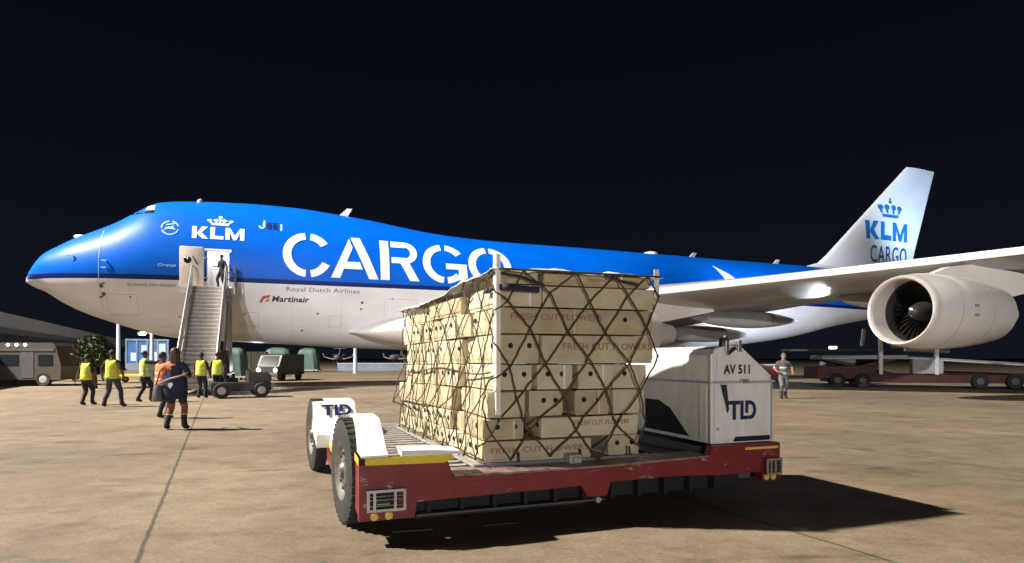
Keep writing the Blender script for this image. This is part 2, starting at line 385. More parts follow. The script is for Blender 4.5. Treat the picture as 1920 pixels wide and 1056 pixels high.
def cargo_letters():
    c = arc(.5,.5,.5,.5,STRK,96,264,22,.155) + arc(.5,.5,.5,.5,STRK,82,34,8,.155) + arc(.5,.5,.5,.5,STRK,278,334,9,.155)
    a = [[(0,0),(.20,0),(.30,.24),(.37,.42),(.52,.80),(.44,1),(.38,1)], [(.30,.24),(.62,.24),(.55,.42),(.37,.42)], [(.49,1),(.66,1),(1,0),(.79,0),(.62,.50),(.545,.72)]]
    a = [[(0,0),(.19,0),(.265,.22),(.33,.39),(.46,.74),(.39,.96)], [(.265,.22),(.665,.22),(.605,.39),(.33,.39)], [(.42,1),(.62,1),(1,0),(.80,0)]]
    r = [[(0,0),(.22,0),(.22,1),(0,1)], [(.28,1),(.62,1),(.62,.84),(.28,.84)], [(.28,.58),(.28,.43),(.62,.43),(.62,.58)]] + arc(.62,.715,.32,.285,.18,-90,90,12,.14) + [[(.50,.43),(.72,.45),(.97,.0),(.73,.0)]]
    g = arc(.5,.5,.5,.5,STRK,98,264,22,.155) + arc(.5,.5,.5,.5,STRK,84,36,8,.155) + arc(.5,.5,.5,.5,STRK,276,316,8,.155) + [[(.52,.50),(1,.50),(1,.36),(.52,.36)], [(.80,.36),(1,.36),(1,.0),(.80,.10)]]
    o = arc(.5,.5,.5,.5,STRK,96,264,22,.155) + arc(.5,.5,.5,.5,STRK,84,-84,22,.155)
    return [c, a, r, g, o]

# ------------------------------------------------------------------ the apron
bm = bmesh.new(); vs = [bm.verts.new(p) for p in ((-1500,-300,0),(1500,-300,0),(1500,2500,0),(-1500,2500,0))]; bm.faces.new(vs)
tag(fin_bm('apron', bm, M['apron'], None, False), kind='structure')

# ================================================================== cargo aircraft
AC = thing('cargo_aircraft', 'large blue and white cargo jet with open front door behind the netted cartons', 'aircraft', (-23.9, 29.85, 0), R(20.2))
KN = [0.05,.3,.8,1.5,2.3,3.2,4.2,5,6,7,8,9,11,13,15,17,19,21,23,25,28,32,36,40,45,50,55,60,65,69]
ZT = [5.6, 6.1, 6.86, 7.35, 7.84, 8.28, 8.82, 9.37, 9.93, 10.09, 10.17, 10.22, 10.28, 10.25, 10.09, 9.89, 9.62, 9.37, 9.24, 9.17, 9.15, 9.15, 9.12, 9.09, 9.04, 9.04, 8.98, 8.85, 8.55, 8.0]
ZB = [5.35, 5.18, 4.95, 4.46, 4.01, 3.64, 3.29, 3.04, 2.77, 2.65, 2.58, 2.52, 2.43, 2.32, 2.22, 2.14, 2.08, 2.05, 2.03, 2.01, 1.99, 2.05, 2.11, 2.18, 2.57, 3.18, 4.19, 5.0, 6.1, 7.2]
def herm(x, X, Y):
    X = np.array(X, float); Y = np.array(Y, float); x = np.asarray(x, float)
    h = np.diff(X); d = np.diff(Y) / h; m = np.zeros(len(X)); m[0] = d[0]; m[-1] = d[-1]
    for i in range(1, len(X)-1):
        m[i] = 0 if d[i-1]*d[i] <= 0 else (h[i-1]+h[i]) / (h[i]/d[i-1] + h[i-1]/d[i])
    i = np.clip(np.searchsorted(X, x) - 1, 0, len(X)-2); t = (x - X[i]) / h[i]
    return Y[i]*(1+2*t)*(1-t)**2 + m[i]*h[i]*t*(1-t)**2 + Y[i+1]*t*t*(3-2*t) + m[i+1]*h[i]*t*t*(t-1)
def hull(s):
    zt = float(herm(s, KN, ZT)); zb = float(herm(s, KN, ZB))
    a = min(max(s/11, 0), 1); w = 3.25 * sqrt(max(0, 1-(1-a)**2.2)); b = min(max((s-42)/28, 0), 1); w *= 1 - .93*b**1.6
    zc = (zt+zb)/2
    return w, zt, zb, zc
def skin_pt(s, z, off=.012, side=1):
    w, zt, zb, zc = hull(s)
    h = (zt - zc) if z > zc else (zc - zb)
    q = max(-1, min(1, (z - zc)/h)); a = math.asin(q)
    nx, nz = cos(a)/w, sin(a)/h; k = sqrt(nx*nx + nz*nz); 
    return (s, -side*(w*cos(a) + off*nx/k), z + off*nz/k)
bm = bmesh.new()
ST = sorted(set([.05,.12,.2,.3,.45,.6,.8,1,1.25,1.5,1.75,2,2.3,2.65] + [3 + .25*i for i in range(36)] + [12 + .5*i for i in range(114)] + [69]))
NS = 96; rings = []
for s in ST:
    w, zt, zb, zc = hull(s); ring = []
    for k in range(NS):
        a = 2*pi*k/NS; c_, s_ = cos(a), sin(a)
        ring.append(bm.verts.new((s, -w*c_, zc + s_*((zt-zc) if s_ > 0 else (zc-zb)))))
    rings.append(ring)
for A, B in zip(rings, rings[1:]):
    for k in range(NS): bm.faces.new((A[k], A[(k+1) % NS], B[(k+1) % NS], B[k]))
bm.faces.new(rings[0]); bm.faces.new(rings[-1])
fus = fin_bm('fuselage', bm, M['livery'], AC, True, 60)
# open doorway cut through the hull
cut = bmesh.new(); bx(cut, 8.56, 9.62, -4.2, -1.9, 5.22, 7.06)
cutter = fin_bm('cutter', cut, None, None, False)
cutter.parent = AC
md = fus.modifiers.new('b', 'BOOLEAN'); md.object = cutter; md.operation = 'DIFFERENCE'; md.solver = 'EXACT'
dg = bpy.context.evaluated_depsgraph_get(); dg.update()
nm = D.meshes.new_from_object(fus.evaluated_get(dg)); fus.modifiers.clear(); fus.data = nm; nm.name = 'fuselage'
D.objects.remove(cutter)
def lining(bm):
    bx(bm, 8.565, 9.615, -1.93, -1.91, 5.23, 7.05); bx(bm, 8.565, 8.585, -3.12, -1.93, 5.23, 7.05); bx(bm, 9.595, 9.615, -3.12, -1.93, 5.23, 7.05)
    bx(bm, 8.585, 9.595, -3.12, -1.93, 7.03, 7.05); bx(bm, 8.585, 9.595, -3.12, -1.93, 5.225, 5.245)
mk('doorway_lining', M['white'], AC, lining, False)
lamp('cabin_lamp', 'POINT', tuple(Vector((-23.9,29.85,0)) + Matrix.Rotation(R(20.2),3,'Z') @ Vector((9.1,-2.35,6.85))), 20, (.95,.95,1), .12)
def frame(bm):
    for a, b, c, d in ((8.46,9.72,7.06,7.14),(8.46,8.56,5.16,7.06),(9.62,9.72,5.16,7.06)):
        vs = bx(bm, a, b, -.02, .03, c, d)
        for v in vs:
            p = skin_pt(v.co.x, v.co.z, .012 if v.co.y < 0 else -.03); v.co = Vector(p)
mk('door_frame', M['white'], AC, frame, False)
def door(bm): bx(bm, 7.42, 8.50, -3.78, -3.62, 5.12, 7.10, bev=.05)
dr = mk('entry_door', mat('cream_door', (.62, .54, .47), .5, var=.12, scale=3), AC, door)
mk('door_window', M['glass'], dr, lambda bm: (lathe(bm, [(-3.79,.001),(-3.805,.15),(-3.78,.18)], 'y', 16, (7.78, 0, 6.42))), True)
mk('door_handle', M['dgrey'], dr, lambda bm: tube(bm, [(8.0,-3.80,6.62),(8.06,-3.84,6.5),(8.18,-3.84,6.28),(8.24,-3.80,6.22)], .035, 6))
for z_ in (6.6, 5.6): mk('hinge', M['dgrey'], dr, lambda bm: tube(bm, [(8.46,-3.62,z_),(8.60,-3.2,z_)], .04, 6))
# flight deck windows
def strip_window(bm, s0, s1, z0, z1, z2, z3, side=1, off=.02):
    n = 5; A = []; B = []
    for i in range(n+1):
        t = i/n; s = s0 + (s1-s0)*t
        A.append(bm.verts.new(skin_pt(s, z0+(z1-z0)*t, off, side))); B.append(bm.verts.new(skin_pt(s, z2+(z3-z2)*t, off, side)))
    for i in range(n): bm.faces.new((A[i], A[i+1], B[i+1], B[i]))
def cw(bm):
    for sd in (1, -1):
        strip_window(bm, 4.72, 5.02, 8.98, 8.98, 9.05, 9.30, sd); strip_window(bm, 5.07, 5.46, 8.97, 8.97, 9.27, 9.50, sd); strip_window(bm, 5.53, 6.0, 8.98, 9.0, 9.46, 9.50, sd)
cwin = mk('cockpit_window', M['glass'], AC, cw, True)
mk('cockpit_window', mat('cockpit_reflection_glow', (.7, .7, .65), .2, var=.2, emit=(1, .96, .82), estr=.55), AC, lambda bm: strip_window(bm, 5.56, 5.98, 9.16, 9.18, 9.45, 9.49, 1, .035))  # lamp reflection painted on the pane as a faint glow
# lettering on the hull
FM = lambda x, y: skin_pt(x, y, .016)
spans = [(12.2,14.72,5.90,8.34),(14.66,17.22,5.94,8.28),(17.34,19.62,5.94,8.24),(19.78,22.44,5.90,8.28),(22.56,25.3,5.90,8.30)]
for q, (a, b, c, d) in zip(cargo_letters(), spans):
    decal('lettering', [[(a + x*(b-a), c + y*(d-c)) for x, y in p] for p in q], FM, M['white_ltr'], AC, .16)
decal('airline_lettering', place(klm(), 7.86, 10.32, 7.66, 8.32), FM, M['white_ltr'], AC, .16)
decal('crown_emblem', place(crown_polys(), 8.52, 9.78, 8.44, 9.0), FM, M['white_ltr'], AC, .12)
sky = arc(6.84, 8.16, .42, .40, .07, 100, 185, 12) + arc(6.84, 8.16, .42, .40, .07, 200, 345, 16) + arc(6.84, 8.16, .42, .40, .07, 15, 80, 8)
sky += [[(6.55,8.02),(6.80,8.10),(7.10,8.06),(6.98,8.20),(7.02,8.30),(6.84,8.22),(6.66,8.20)], [(6.6,8.34),(7.0,8.42),(7.1,8.38),(6.75,8.30)]]
decal('alliance_emblem', sky, FM, M['pale_ltr'], AC, .12)
decal_bm('name_lettering', text_bm('Oranje', 6.35, 7.16, 6.10, 6.30, .25, .01), FM, M['pale_ltr'], AC, .2)
decal_bm('type_lettering', text_bm('BOEING 747-400ERF', 4.98, 7.15, 5.14, 5.28), FM, M['grey_ltr'], AC, .3)
decal_bm('subtitle_lettering', text_bm('Royal Dutch Airlines', 12.38, 16.2, 5.06, 5.36, 0, .008), FM, M['grey_ltr'], AC, .4)
decal_bm('partner_lettering', text_bm('Martinair', 11.65, 13.55, 4.56, 4.86, .2, .03), FM, mat('dark_lettering', (.03,.03,.035), .5, var=0), AC, .3)
decal('partner_emblem', [[(11.02,4.50),(11.22,4.84),(11.60,4.90),(11.52,4.76),(11.28,4.70),(11.16,4.50)], [(11.30,4.52),(11.40,4.66),(11.58,4.70),(11.52,4.60)]], FM, M['red_ltr'], AC, .2)
decal('hull_marking', arc(11.16, 8.6, .17, .2, .09, 180, 360, 8) + [[(11.18,8.55),(11.33,8.55),(11.33,8.92),(11.24,8.92)], [(12.08,8.36),(12.18,8.36),(12.18,8.76),(12.08,8.76)]], FM, M['pale_ltr'], AC, .2)
for sx_ in (11.52, 11.82): decal('upper_deck_window', ring_disc(sx_, 8.61, .12, .17), FM, M['navy'], AC, .2)
mk('door_outline', M['navy'], AC, lambda bm: [bm.faces.new([bm.verts.new(skin_pt(x, y, .014)) for x, y in q]) for q in ([(11.4,8.42),(12.0,8.40),(12.0,8.43),(11.4,8.45)], [(11.4,8.80),(12.0,8.78),(12.0,8.81),(11.4,8.83)])], False)
decal('aft_hull_patch', [[(41.0,8.2),(41.25,8.05),(42.0,7.6),(42.9,6.9),(43.2,6.5),(41.7,6.5),(41.5,7.2)]], FM, M['white_ltr'], AC, .2)  # white triangular patch on the aft hull
def outline(s0, s1, z0, z1, w=.016):
    r = w
    return [[(s0,z0),(s1,z0),(s1,z0+r),(s0,z0+r)], [(s0,z1-r),(s1,z1-r),(s1,z1),(s0,z1)], [(s0,z0+r),(s0+r,z0+r),(s0+r,z1-r),(s0,z1-r)], [(s1-r,z0+r),(s1,z0+r),(s1,z1-r),(s1-r,z1-r)]]
seam_d = mat('hull_seam', (.36, .35, .35), .6, var=0); seam_b = mat('blue_hull_seam', (.0, .05, .32), .5, var=0)
for a in ((3.95,5.35,3.75,4.75),(10.3,11.0,3.3,4.0),(17.6,19.4,3.3,4.9),(6.1,6.7,3.2,3.6),(14.6,15.3,3.3,3.9)): mk_ = decal('hatch_outline', outline(*a), FM, seam_d, AC, .3)
for a in ((20.2,21.1,5.9,7.0),(36.2,37.2,5.9,7.2),(46.0,49.4,5.8,8.3)): decal('door_outline', outline(*a), FM, seam_b, AC, .3)
decal('nose_seam', [[(3.70,z/4),(3.725,z/4),(3.725,z/4+.25),(3.70,z/4+.25)] for z in range(16, 32)], FM, seam_d, AC, .25)
vents = []
for s_, z_, r_ in ((5.05,4.62,.05),(14.0,4.0,.06),(16.35,4.65,.08),(16.3,4.3,.06),(13.2,3.1,.06),(7.2,3.7,.05),(3.86,4.75,.1),(3.8,5.12,.1),(10.3,3.9,.05),(18.0,4.9,.05)): decal('hull_port', ring_disc(s_, z_, r_, r_*.9, 10), FM, M['dgrey'], AC, .3)
vents += [[(3.70,5.20),(3.95,5.32),(3.98,5.26),(3.74,5.13)], [(3.62,4.60),(3.85,4.70),(3.87,4.64),(3.66,4.54)]]
for q in vents: decal('hull_marking', [q], FM, M['dgrey'], AC, .3)
for s_, z_ in ((2.55,6.55),(4.05,6.33),(4.05,6.0)): mk('static_probe', M['pale_ltr'], AC, lambda bm: tube(bm, [skin_pt(s_, z_, 0), skin_pt(s_, z_, .09), tuple(Vector(skin_pt(s_, z_, .10)) + Vector((-.22, 0, 0)))], [.05,.035,.02], 6))
def blade(bm, s, h, c, sw):
    z = hull(s)[1] - .03
    prism(bm, [(s, z), (s+c, z), (s+c*.9+sw, z+h), (s+c*.35+sw, z+h)], 'y', -.05, .05)
for s, h, c, sw in ((15.3,.52,.55,.35),(40.7,.42,.5,.3),(48.8,.42,.5,.3)):
    mk('antenna', M['white'], AC, lambda bm: blade(bm, s, h, c, sw), False)
mk('antenna_dome', M['white'], AC, lambda bm: lathe(bm, [(hull(37.5)[1]-.05,.55),(hull(37.5)[1]+.12,.5),(hull(37.5)[1]+.2,.25),(hull(37.5)[1]+.22,.01)], 'z', 20, (37.4,0,0)))
def nav(bm): lathe(bm, [(-.1,.16),(.1,.14),(.2,.01)], 'z', 12, (8.0,-.9,10.0))
mk('beacon', M['grey'], AC, nav)
# highlight on the nose ridge, painted as a small glowing body
mk('nose_glint', mat('painted_nose_glint', (1,1,1), .3, var=0, emit=(1,.98,.9), estr=1.0), AC, lambda bm: lathe(bm, [(-.28,.01),(-.15,.1),(.15,.1),(.28,.01)], 'x', 10, (2.35,-.35,hull(2.35)[1]-.03)))
# wings
def wing(side, z_in=3.97):
    def f(bm):
        st = []
        for l in (2.6, 3.6, 5, 7, 9, 12, 15, 18, 21, 24, 27, 30, 31.6, 32.2):
            le = 20.5 + .9*(l-3.25); te = 36.3 + .30*(l-3.25) if l <= 12 else 38.92 + .565*(l-12)
            if l > 31: le += (l-31)*1.2
            z = z_in + .079*(l-3.25) + .0006*max(0, l-15)**2
            tk = (.128 if l < 6 else .105 if l < 14 else .085)
            c = te - le; ring = []
            prof = [(1,.0),(.85,.018),(.65,.045),(.45,.062),(.28,.066),(.14,.056),(.05,.036),(.012,.018),(0,0),(.012,-.016),(.05,-.028),(.14,-.040),(.3,-.050),(.5,-.046),(.7,-.022),(.85,-.006),(.97,-.0006)]
            tw = .035 * (1 - (l-3.25)/29)
            for t, h in prof: ring.append(bm.verts.new((le + c*t, -side*l, z + c*h*tk/.115 - tw*c*(t-.1))))
            st.append(ring)
        for A, B in zip(st, st[1:]):
            n = len(A)
            for k in range(n): bm.faces.new((A[k], A[(k+1) % n], B[(k+1) % n], B[k]))
        bm.faces.new(st[0]); bm.faces.new(st[-1])
    return f
wm = mat('wing_grey_paint', (.36, .345, .335), .35, var=.10, scale=1.2, coat=.2, stretch=(1, .35, 1))
wp = mk('wing', wm, AC, wing(1), True, 50)
mk('wing', wm, AC, wing(-1), True, 50)
def le_strip(bm):
    A = []; B = []; Cc = []
    for i in range(26):
        l = 5.5 + i*1.0; le = 20.5 + .9*(l-3.25); z = 3.97 + .079*(l-3.25) + .0006*max(0, l-15)**2
        A.append(bm.verts.new((le + .05, -l, z + .17))); B.append(bm.verts.new((le - .06, -l, z + .03))); Cc.append(bm.verts.new((le + .02, -l, z - .12)))
    for P in (A, B), (B, Cc):
        for i in range(25): bm.faces.new((P[0][i], P[0][i+1], P[1][i+1], P[1][i]))
mk('slat', M['grey_white'], wp, le_strip, True, 60)
def canoe(l, s0, s1, z, w=.34, h=.5):
    def f(bm):
        n = 14; L = s1 - s0; prof = [(t, max(.01, (sin(pi*min(1, t*1.02))**.6))) for t in [i/n for i in range(n+1)]]
        rs = lathe(bm, [(s0 + t*L, r) for t, r in prof], 'x', 16, (0, -l, z))
        for rg in rs:
            for v in rg: v.co.y = -l + (v.co.y + l)*w; v.co.z = z + (v.co.z - z)*h
        bm.faces.new(rs[0]); bm.faces.new(rs[-1])
    return f
for l, s0, s1, z in ((6.6,33.0,40.3,3.05),(10.0,33.0,40.6,3.75),(15.2,37.5,43.5,4.5),(18.4,39.5,45.2,4.8)):
    mk('flap_fairing', wm, wp, canoe(l, s0, s1, z), True, 60)
# belly fairing where the wing meets the hull
def fairing(bm):
    rs = []
    for i in range(27):
        t = i/26; s = 15.7 + t*26.5
        k = min(1, (t*4.2))**.62 if t < .24 else (1 if t < .62 else max(.04, cos((t-.62)/.38*pi/2)**.8))
        cz = 3.0 + .45*min(1, t*5); hw = 4.05*k if k > .3 else 3.2*k**.5 + .2; ring = []
        hw = 2.55 + 1.6*k; hh = 1.75*k
        for j in range(28):
            a = 2*pi*j/28; ca, sa = cos(a), sin(a)
            ring.append(bm.verts.new((s, hw*(abs(ca)**.75)*(1 if ca > 0 else -1), cz + hh*(abs(sa)**.9)*(1 if sa > 0 else -1)*(1 if sa > 0 else .92))))
        rs.append(ring)
    for A, B in zip(rs, rs[1:]):
        for j in range(28): bm.faces.new((A[j], A[(j+1) % 28], B[(j+1) % 28], B[j]))
    bm.faces.new(rs[0]); bm.faces.new(rs[-1])
mk('belly_fairing', M['grey_white'], AC, fairing, True, 60)
# engines
def engine(s, l, z, detail=True):
    E = mk('engine', mat('nacelle_paint', (.50, .475, .455), .3, var=.06, scale=1, coat=.3) if 'nac' not in M else M['nac'], AC, lambda bm: lathe(bm, [(.30,1.335),(.7,1.40),(1.3,1.44),(2.2,1.43),(3.2,1.36),(4.3,1.22),(4.9,1.12),(4.88,1.08),(4.2,1.05),(4.2,.8),(5.2,.68),(6.2,.46),(6.2,.42),(5.0,.40)], 'x', 64), True, 40)
    E.location = (s, -l, z)
    mk('intake_lip', mat('intake_lip_metal', (.62, .57, .53), .32, .35, var=.08, scale=3), E, lambda bm: lathe(bm, [(.30,1.337),(.14,1.315),(.05,1.285),(.0,1.245),(.02,1.20),(.08,1.165),(.18,1.14)], 'x', 64), True, 60)
    mk('intake_liner', mat('intake_liner', (.42, .39, .365), .5, var=.1, scale=4), E, lambda bm: lathe(bm, [(.18,1.14),(.5,1.15),(.9,1.18)], 'x', 64), True, 60)
    mk('fan_casing', mat('dark_casing', (.03, .028, .027), .5, var=.2), E, lambda bm: (lathe(bm, [(.9,1.18),(1.55,1.2)], 'x', 64), disc(bm, (1.66,0,0), 1.2, 'x', 48)), True, 60)
    def fan(bm):
        for k in range(34):
            a = 2*pi*k/34; rows = []
            for r, tw, c in ((.38,.45,.16),(.7,.75,.19),(1.0,1.0,.22),(1.17,1.1,.23)):
                da = c*sin(tw)/r*.9; dx = c*cos(tw)*.5
                rows.append((bm.verts.new((1.35-dx, r*cos(a-da*.5), r*sin(a-da*.5))), bm.verts.new((1.35+dx, r*cos(a+da*.5), r*sin(a+da*.5)))))
            for A, B in zip(rows, rows[1:]): bm.faces.new((A[0], A[1], B[1], B[0]))
    mk('fan', mat('fan_blades', (.05, .048, .046), .35, .8, var=.15), E, fan, True, 60)
    sp = mk('spinner', mat('spinner_grey', (.03, .03, .03), .35, var=.1), E, lambda bm: lathe(bm, [(1.38,.40),(1.1,.34),(.86,.24),(.68,.12),(.62,.05),(.60,.005)], 'x', 32), True, 60)
    def swirl(bm):
        A = []; B = []
        for i in range(15):
            t = i/14; a = 2.6 - t*4.0; r = .03 + .17*t; w = .055*(1 - t*.6)
            x = lambda r: float(np.interp(r, [.005,.05,.12,.24,.34,.40], [.60,.62,.68,.86,1.1,1.38])) - .012
            A.append(bm.verts.new((x(r), r*cos(a), r*sin(a)))); B.append(bm.verts.new((x(r+w), (r+w)*cos(a), (r+w)*sin(a))))
        for i in range(14): bm.faces.new((A[i], A[i+1], B[i+1], B[i]))
    mk('spiral_mark', M['white_ltr'], sp, swirl, True, 60)
    seam = mat('cowl_seam', (.20,.19,.18), .6, var=0) if 'seam' not in M else M['seam']; M['seam'] = seam
    for x_, r_ in ((1.28,1.4415),(3.15,1.366)): mk('cowl_seam', seam, E, lambda bm: lathe(bm, [(x_-.012,r_-.004),(x_-.008,r_+.003),(x_+.008,r_+.003),(x_+.012,r_-.004)], 'x', 64))
    for a_ in (-.5, .35): mk('cowl_latch', seam, E, lambda bm: bx(bm, 1.9, 2.12, -1.445, -1.42, a_*.4-.05, a_*.4+.04), False)
    def pyl(bm):
        prism(bm, [(1.2,1.30),(2.6,1.75),(4.2,1.95),(8.5,1.55),(8.8,1.2),(5.4,.55),(4.6,1.0),(3.0,1.28)], 'y', -.17, .17)
    mk('pylon', M['grey_white'], E, pyl, False)
    return E
M['nac'] = mat('nacelle_paint', (.50, .475, .455), .3, var=.06, scale=1, coat=.3)
e1 = engine(33.6, 21.0, 3.32)
for s, l, z in ((24.2, 11.7, 2.75), (24.2, -11.7, 2.75), (33.6, -21.0, 3.32)):
    e = copy_tree(e1, AC); e.location = (s, -l, z)
# fin, rudder, tailplanes
def fin(bm, pts, t0, t1, zr=(9, 18.5)):
    A = [bm.verts.new((s, -(t0 + (t1-t0)*(z-zr[0])/(zr[1]-zr[0])), z)) for s, z in pts]; B = [bm.verts.new((s, (t0 + (t1-t0)*(z-zr[0])/(zr[1]-zr[0])), z)) for s, z in pts]
    bm.faces.new(A); bm.faces.new(B[::-1]); n = len(pts)
    for i in range(n): bm.faces.new((A[i], A[(i+1) % n], B[(i+1) % n], B[i]))
def fin_loft(bm, le, te, t0, t1, z0, z1, rnd=True):
    n = 14; rs = []
    for i in range(n+1):
        t = i/n; z = z0 + (z1-z0)*t; a = np.interp(z, [p[1] for p in le], [p[0] for p in le]); b = np.interp(z, [p[1] for p in te], [p[0] for p in te]); h = t0 + (t1-t0)*t
        c = b - a; prof = [(0,0),(.02,.3),(.07,.55),(.2,.85),(.4,1),(.7,.85),(1,.62)] if rnd else [(0,.9),(.3,.7),(1,.05)]
        ring = [bm.verts.new((a + c*u, -h*v, z)) for u, v in prof] + [bm.verts.new((a + c*u, h*v, z)) for u, v in reversed(prof[1:] if rnd else prof)]
        rs.append(ring)
    for A, B in zip(rs, rs[1:]):
        m_ = len(A)
        for k in range(m_): bm.faces.new((A[k], A[(k+1) % m_], B[(k+1) % m_], B[k]))
    bm.faces.new(rs[0]); bm.faces.new(rs[-1])
LE = [(50.8,8.7),(53.0,9.0),(54.3,9.9),(64.06,18.47)]; HG = [(61.8,8.6),(66.45,18.48)]; TE = [(64.3,8.6),(67.73,18.5)]
fm = mat('fin_white_paint', (.70, .74, .80), .35, var=.05, scale=1, coat=.3)
FN = mk('fin', fm, AC, lambda bm: fin_loft(bm, LE, HG, .42, .16, 8.7, 18.47), True, 50)
mk('rudder', fm, FN, lambda bm: fin_loft(bm, [(p[0]+.03, p[1]) for p in HG], TE, .25, .09, 8.9, 18.45, False), True, 50)
def FF(x, y):
    a = float(np.interp(y, [p[1] for p in LE], [p[0] for p in LE])); b = float(np.interp(y, [p[1] for p in HG], [p[0] for p in HG])); c = float(np.interp(y, [p[1] for p in TE], [p[0] for p in TE]))
    if x <= b: h = (.42 + (.16-.42)*(y-8.7)/9.77) * float(np.interp((x-a)/(b-a), [0,.02,.07,.2,.4,.7,1], [0,.3,.55,.85,1,.85,.62]))
    else: h = (.25 + (.09-.25)*(y-8.9)/9.55) * float(np.interp((x-b)/(c-b), [0,.3,1], [.9,.7,.05])) + .02
    return (x, -h - .02, y)
def on_fin(polys):   # slight forward lean like the painted letters
    return polys
decal('airline_lettering', place(klm(), 58.75, 63.95, 11.75, 13.35), FF, M['blue_ltr'], FN, .25)
crown = [[(-.36,0),(.36,0),(.42,.16),(-.42,.16)]]
for cx, cy in ((-.45,.50),(-.16,.52),(.16,.52),(.45,.50)): crown += ring_disc(cx, cy, .115, .14) + [[(cx*.9-.05,.21),(cx*.9+.05,.21),(cx+.05,.38),(cx-.05,.38)]]
crown += ring_disc(0, .80, .07, .085) + [[(-.03,.86),(.03,.86),(.03,1),(-.03,1)]]
decal('crown_emblem', place(crown, 60.3, 63.2, 13.75, 15.45), FF, M['blue_ltr'], FN, .25)
decal_bm('cargo_lettering', text_bm('CARGO', 59.2, 63.95, 9.75, 11.25, 0, .008, 1.12), FF, M['blue_dark'], FN, .25)
def stab(side):
    def f(bm):
        rs = []
        for l in (.5, 3, 6, 9, 11.0):
            le = 57.8 + .85*(l); te = 66.3 + .28*l; z = 7.0 + .12*l; c = te-le
            rs.append([bm.verts.new((le + c*t, -side*l, z + c*h)) for t, h in ((0,0),(.05,.03),(.3,.05),(.7,.035),(1,.002),(.7,-.03),(.3,-.045),(.05,-.025))])
        for A, B in zip(rs, rs[1:]):
            for k in range(8): bm.faces.new((A[k], A[(k+1) % 8], B[(k+1) % 8], B[k]))
        bm.faces.new(rs[0]); bm.faces.new(rs[-1])
    return f
mk('tailplane', wm, AC, stab(1)); mk('tailplane', wm, AC, stab(-1))
# undercarriage
def gear(name, s, l, z1, ws, r):
    g = mk(name, M['grey'], AC, lambda bm: (tube(bm, [(s,-l,z1),(s,-l,r)], .14, 10), tube(bm, [(s,-l,z1-.1),(s+1.3,-l,z1)], .08, 8), tube(bm, [(s-.9,-l,r),(s+.9,-l,r)], .12, 8) if len(ws) > 2 else None, [tube(bm, [(s+a,-l-b,r),(s+a,-l+b,r)], .07, 8) for a, b in ws if b > 0]))
    for a, b in ws:
        w = mk('wheel', M['rubber'], g, lambda bm: lathe(bm, [(-.2,.28),(-.22,r*.8),(-.15,r*.97),(0,r),(.15,r*.97),(.22,r*.8),(.2,.28)], 'y', 28, (s+a, -l+b, r)))
        mk('rim', M['grey'], w, lambda bm: (lathe(bm, [(-.16,.01),(-.17,.2),(-.2,.285),(.2,.285),(.17,.2),(.16,.01)], 'y', 20, (s+a, -l+b, r))))
gear('nose_gear', 7.9, 0, 3.0, [(0,.42),(0,-.42)], .6)
for s, l in ((31.2, 5.5), (34.4, 1.9), (31.2, -5.5), (34.4, -1.9)):
    gear('main_gear', s, l, 3.2, [(-.75,.55),(-.75,-.55),(.75,.55),(.75,-.55)], .62)
#@@PART2
# ================================================================== boarding stairs (frame: x along the hull, y towards the hull)
def ac_pt(s, l, z=0):
    t = R(20.2); return (-23.9 + s*cos(t) + l*sin(t), 29.85 + s*sin(t) - l*cos(t), z)
bx_, by_, _ = ac_pt(8.82, 4.45)
STR = thing('boarding_stairs', 'tall grey boarding stairs on a truck base leading up to the open aircraft door', 'boarding stairs', (bx_, by_, 0), R(20.2))
TOP = 5.05; RUN = 4.75; HWD = .66
nst = 25
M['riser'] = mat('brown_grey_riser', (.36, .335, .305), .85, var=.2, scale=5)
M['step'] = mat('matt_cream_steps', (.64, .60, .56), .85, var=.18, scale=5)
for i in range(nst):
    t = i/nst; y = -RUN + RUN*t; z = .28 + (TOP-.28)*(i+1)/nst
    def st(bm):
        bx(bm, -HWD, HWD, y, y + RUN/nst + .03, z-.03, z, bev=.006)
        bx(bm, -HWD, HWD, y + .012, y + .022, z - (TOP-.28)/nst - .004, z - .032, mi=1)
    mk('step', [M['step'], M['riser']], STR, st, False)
def stringer(x0, x1):
    def f(bm):
        prism(bm, [(-RUN-.15,.12),(-RUN+.1,.12),(.05,TOP-.35),(.05,TOP-.02),(-.05,TOP+.02),(-RUN-.15,.42)], 'x', x0, x1)
    return f
mk('stringer', M['grey_white'], STR, stringer(-HWD-.07, -HWD-.005), False); mk('stringer', M['grey_white'], STR, stringer(HWD+.005, HWD+.07), False)
for sd in (-1, 1):
    x = sd*(HWD+.09)
    def bal(bm):
        prism(bm, [(-RUN-.1,.50),(0,TOP+.10),(0,TOP+.82),(-RUN-.1,1.16)], 'x', x-.015, x+.015)
    b = mk('balustrade_panel', M['grey'], STR, bal, False)
    def rail(bm):
        tube(bm, [(x,-RUN-.2,.5),(x,-RUN-.2,1.22),(x,0,TOP+.98),(x,.35,TOP+1.02)], .05, 10)
        for i in range(8):
            t = i/7; tube(bm, [(x,-RUN*(1-t),.3+(TOP-.3)*t+.06),(x,-RUN*(1-t),.3+(TOP-.3)*t+.92)], .022, 6)
    mk('handrail', M['steel'], STR, rail)
def plat(bm): bx(bm, -1.45, 1.15, .06, 1.0, TOP-.10, TOP-.005, bev=.01); bx(bm, -1.45, 1.15, .05, .12, TOP-.34, TOP-.11)
mk('platform', M['grey'], STR, plat, False)
mk('platform_bumper', M['rubber'], STR, lambda bm: tube(bm, [(-1.45,1.06,TOP-.08),(1.15,1.06,TOP-.08)], .07, 10))
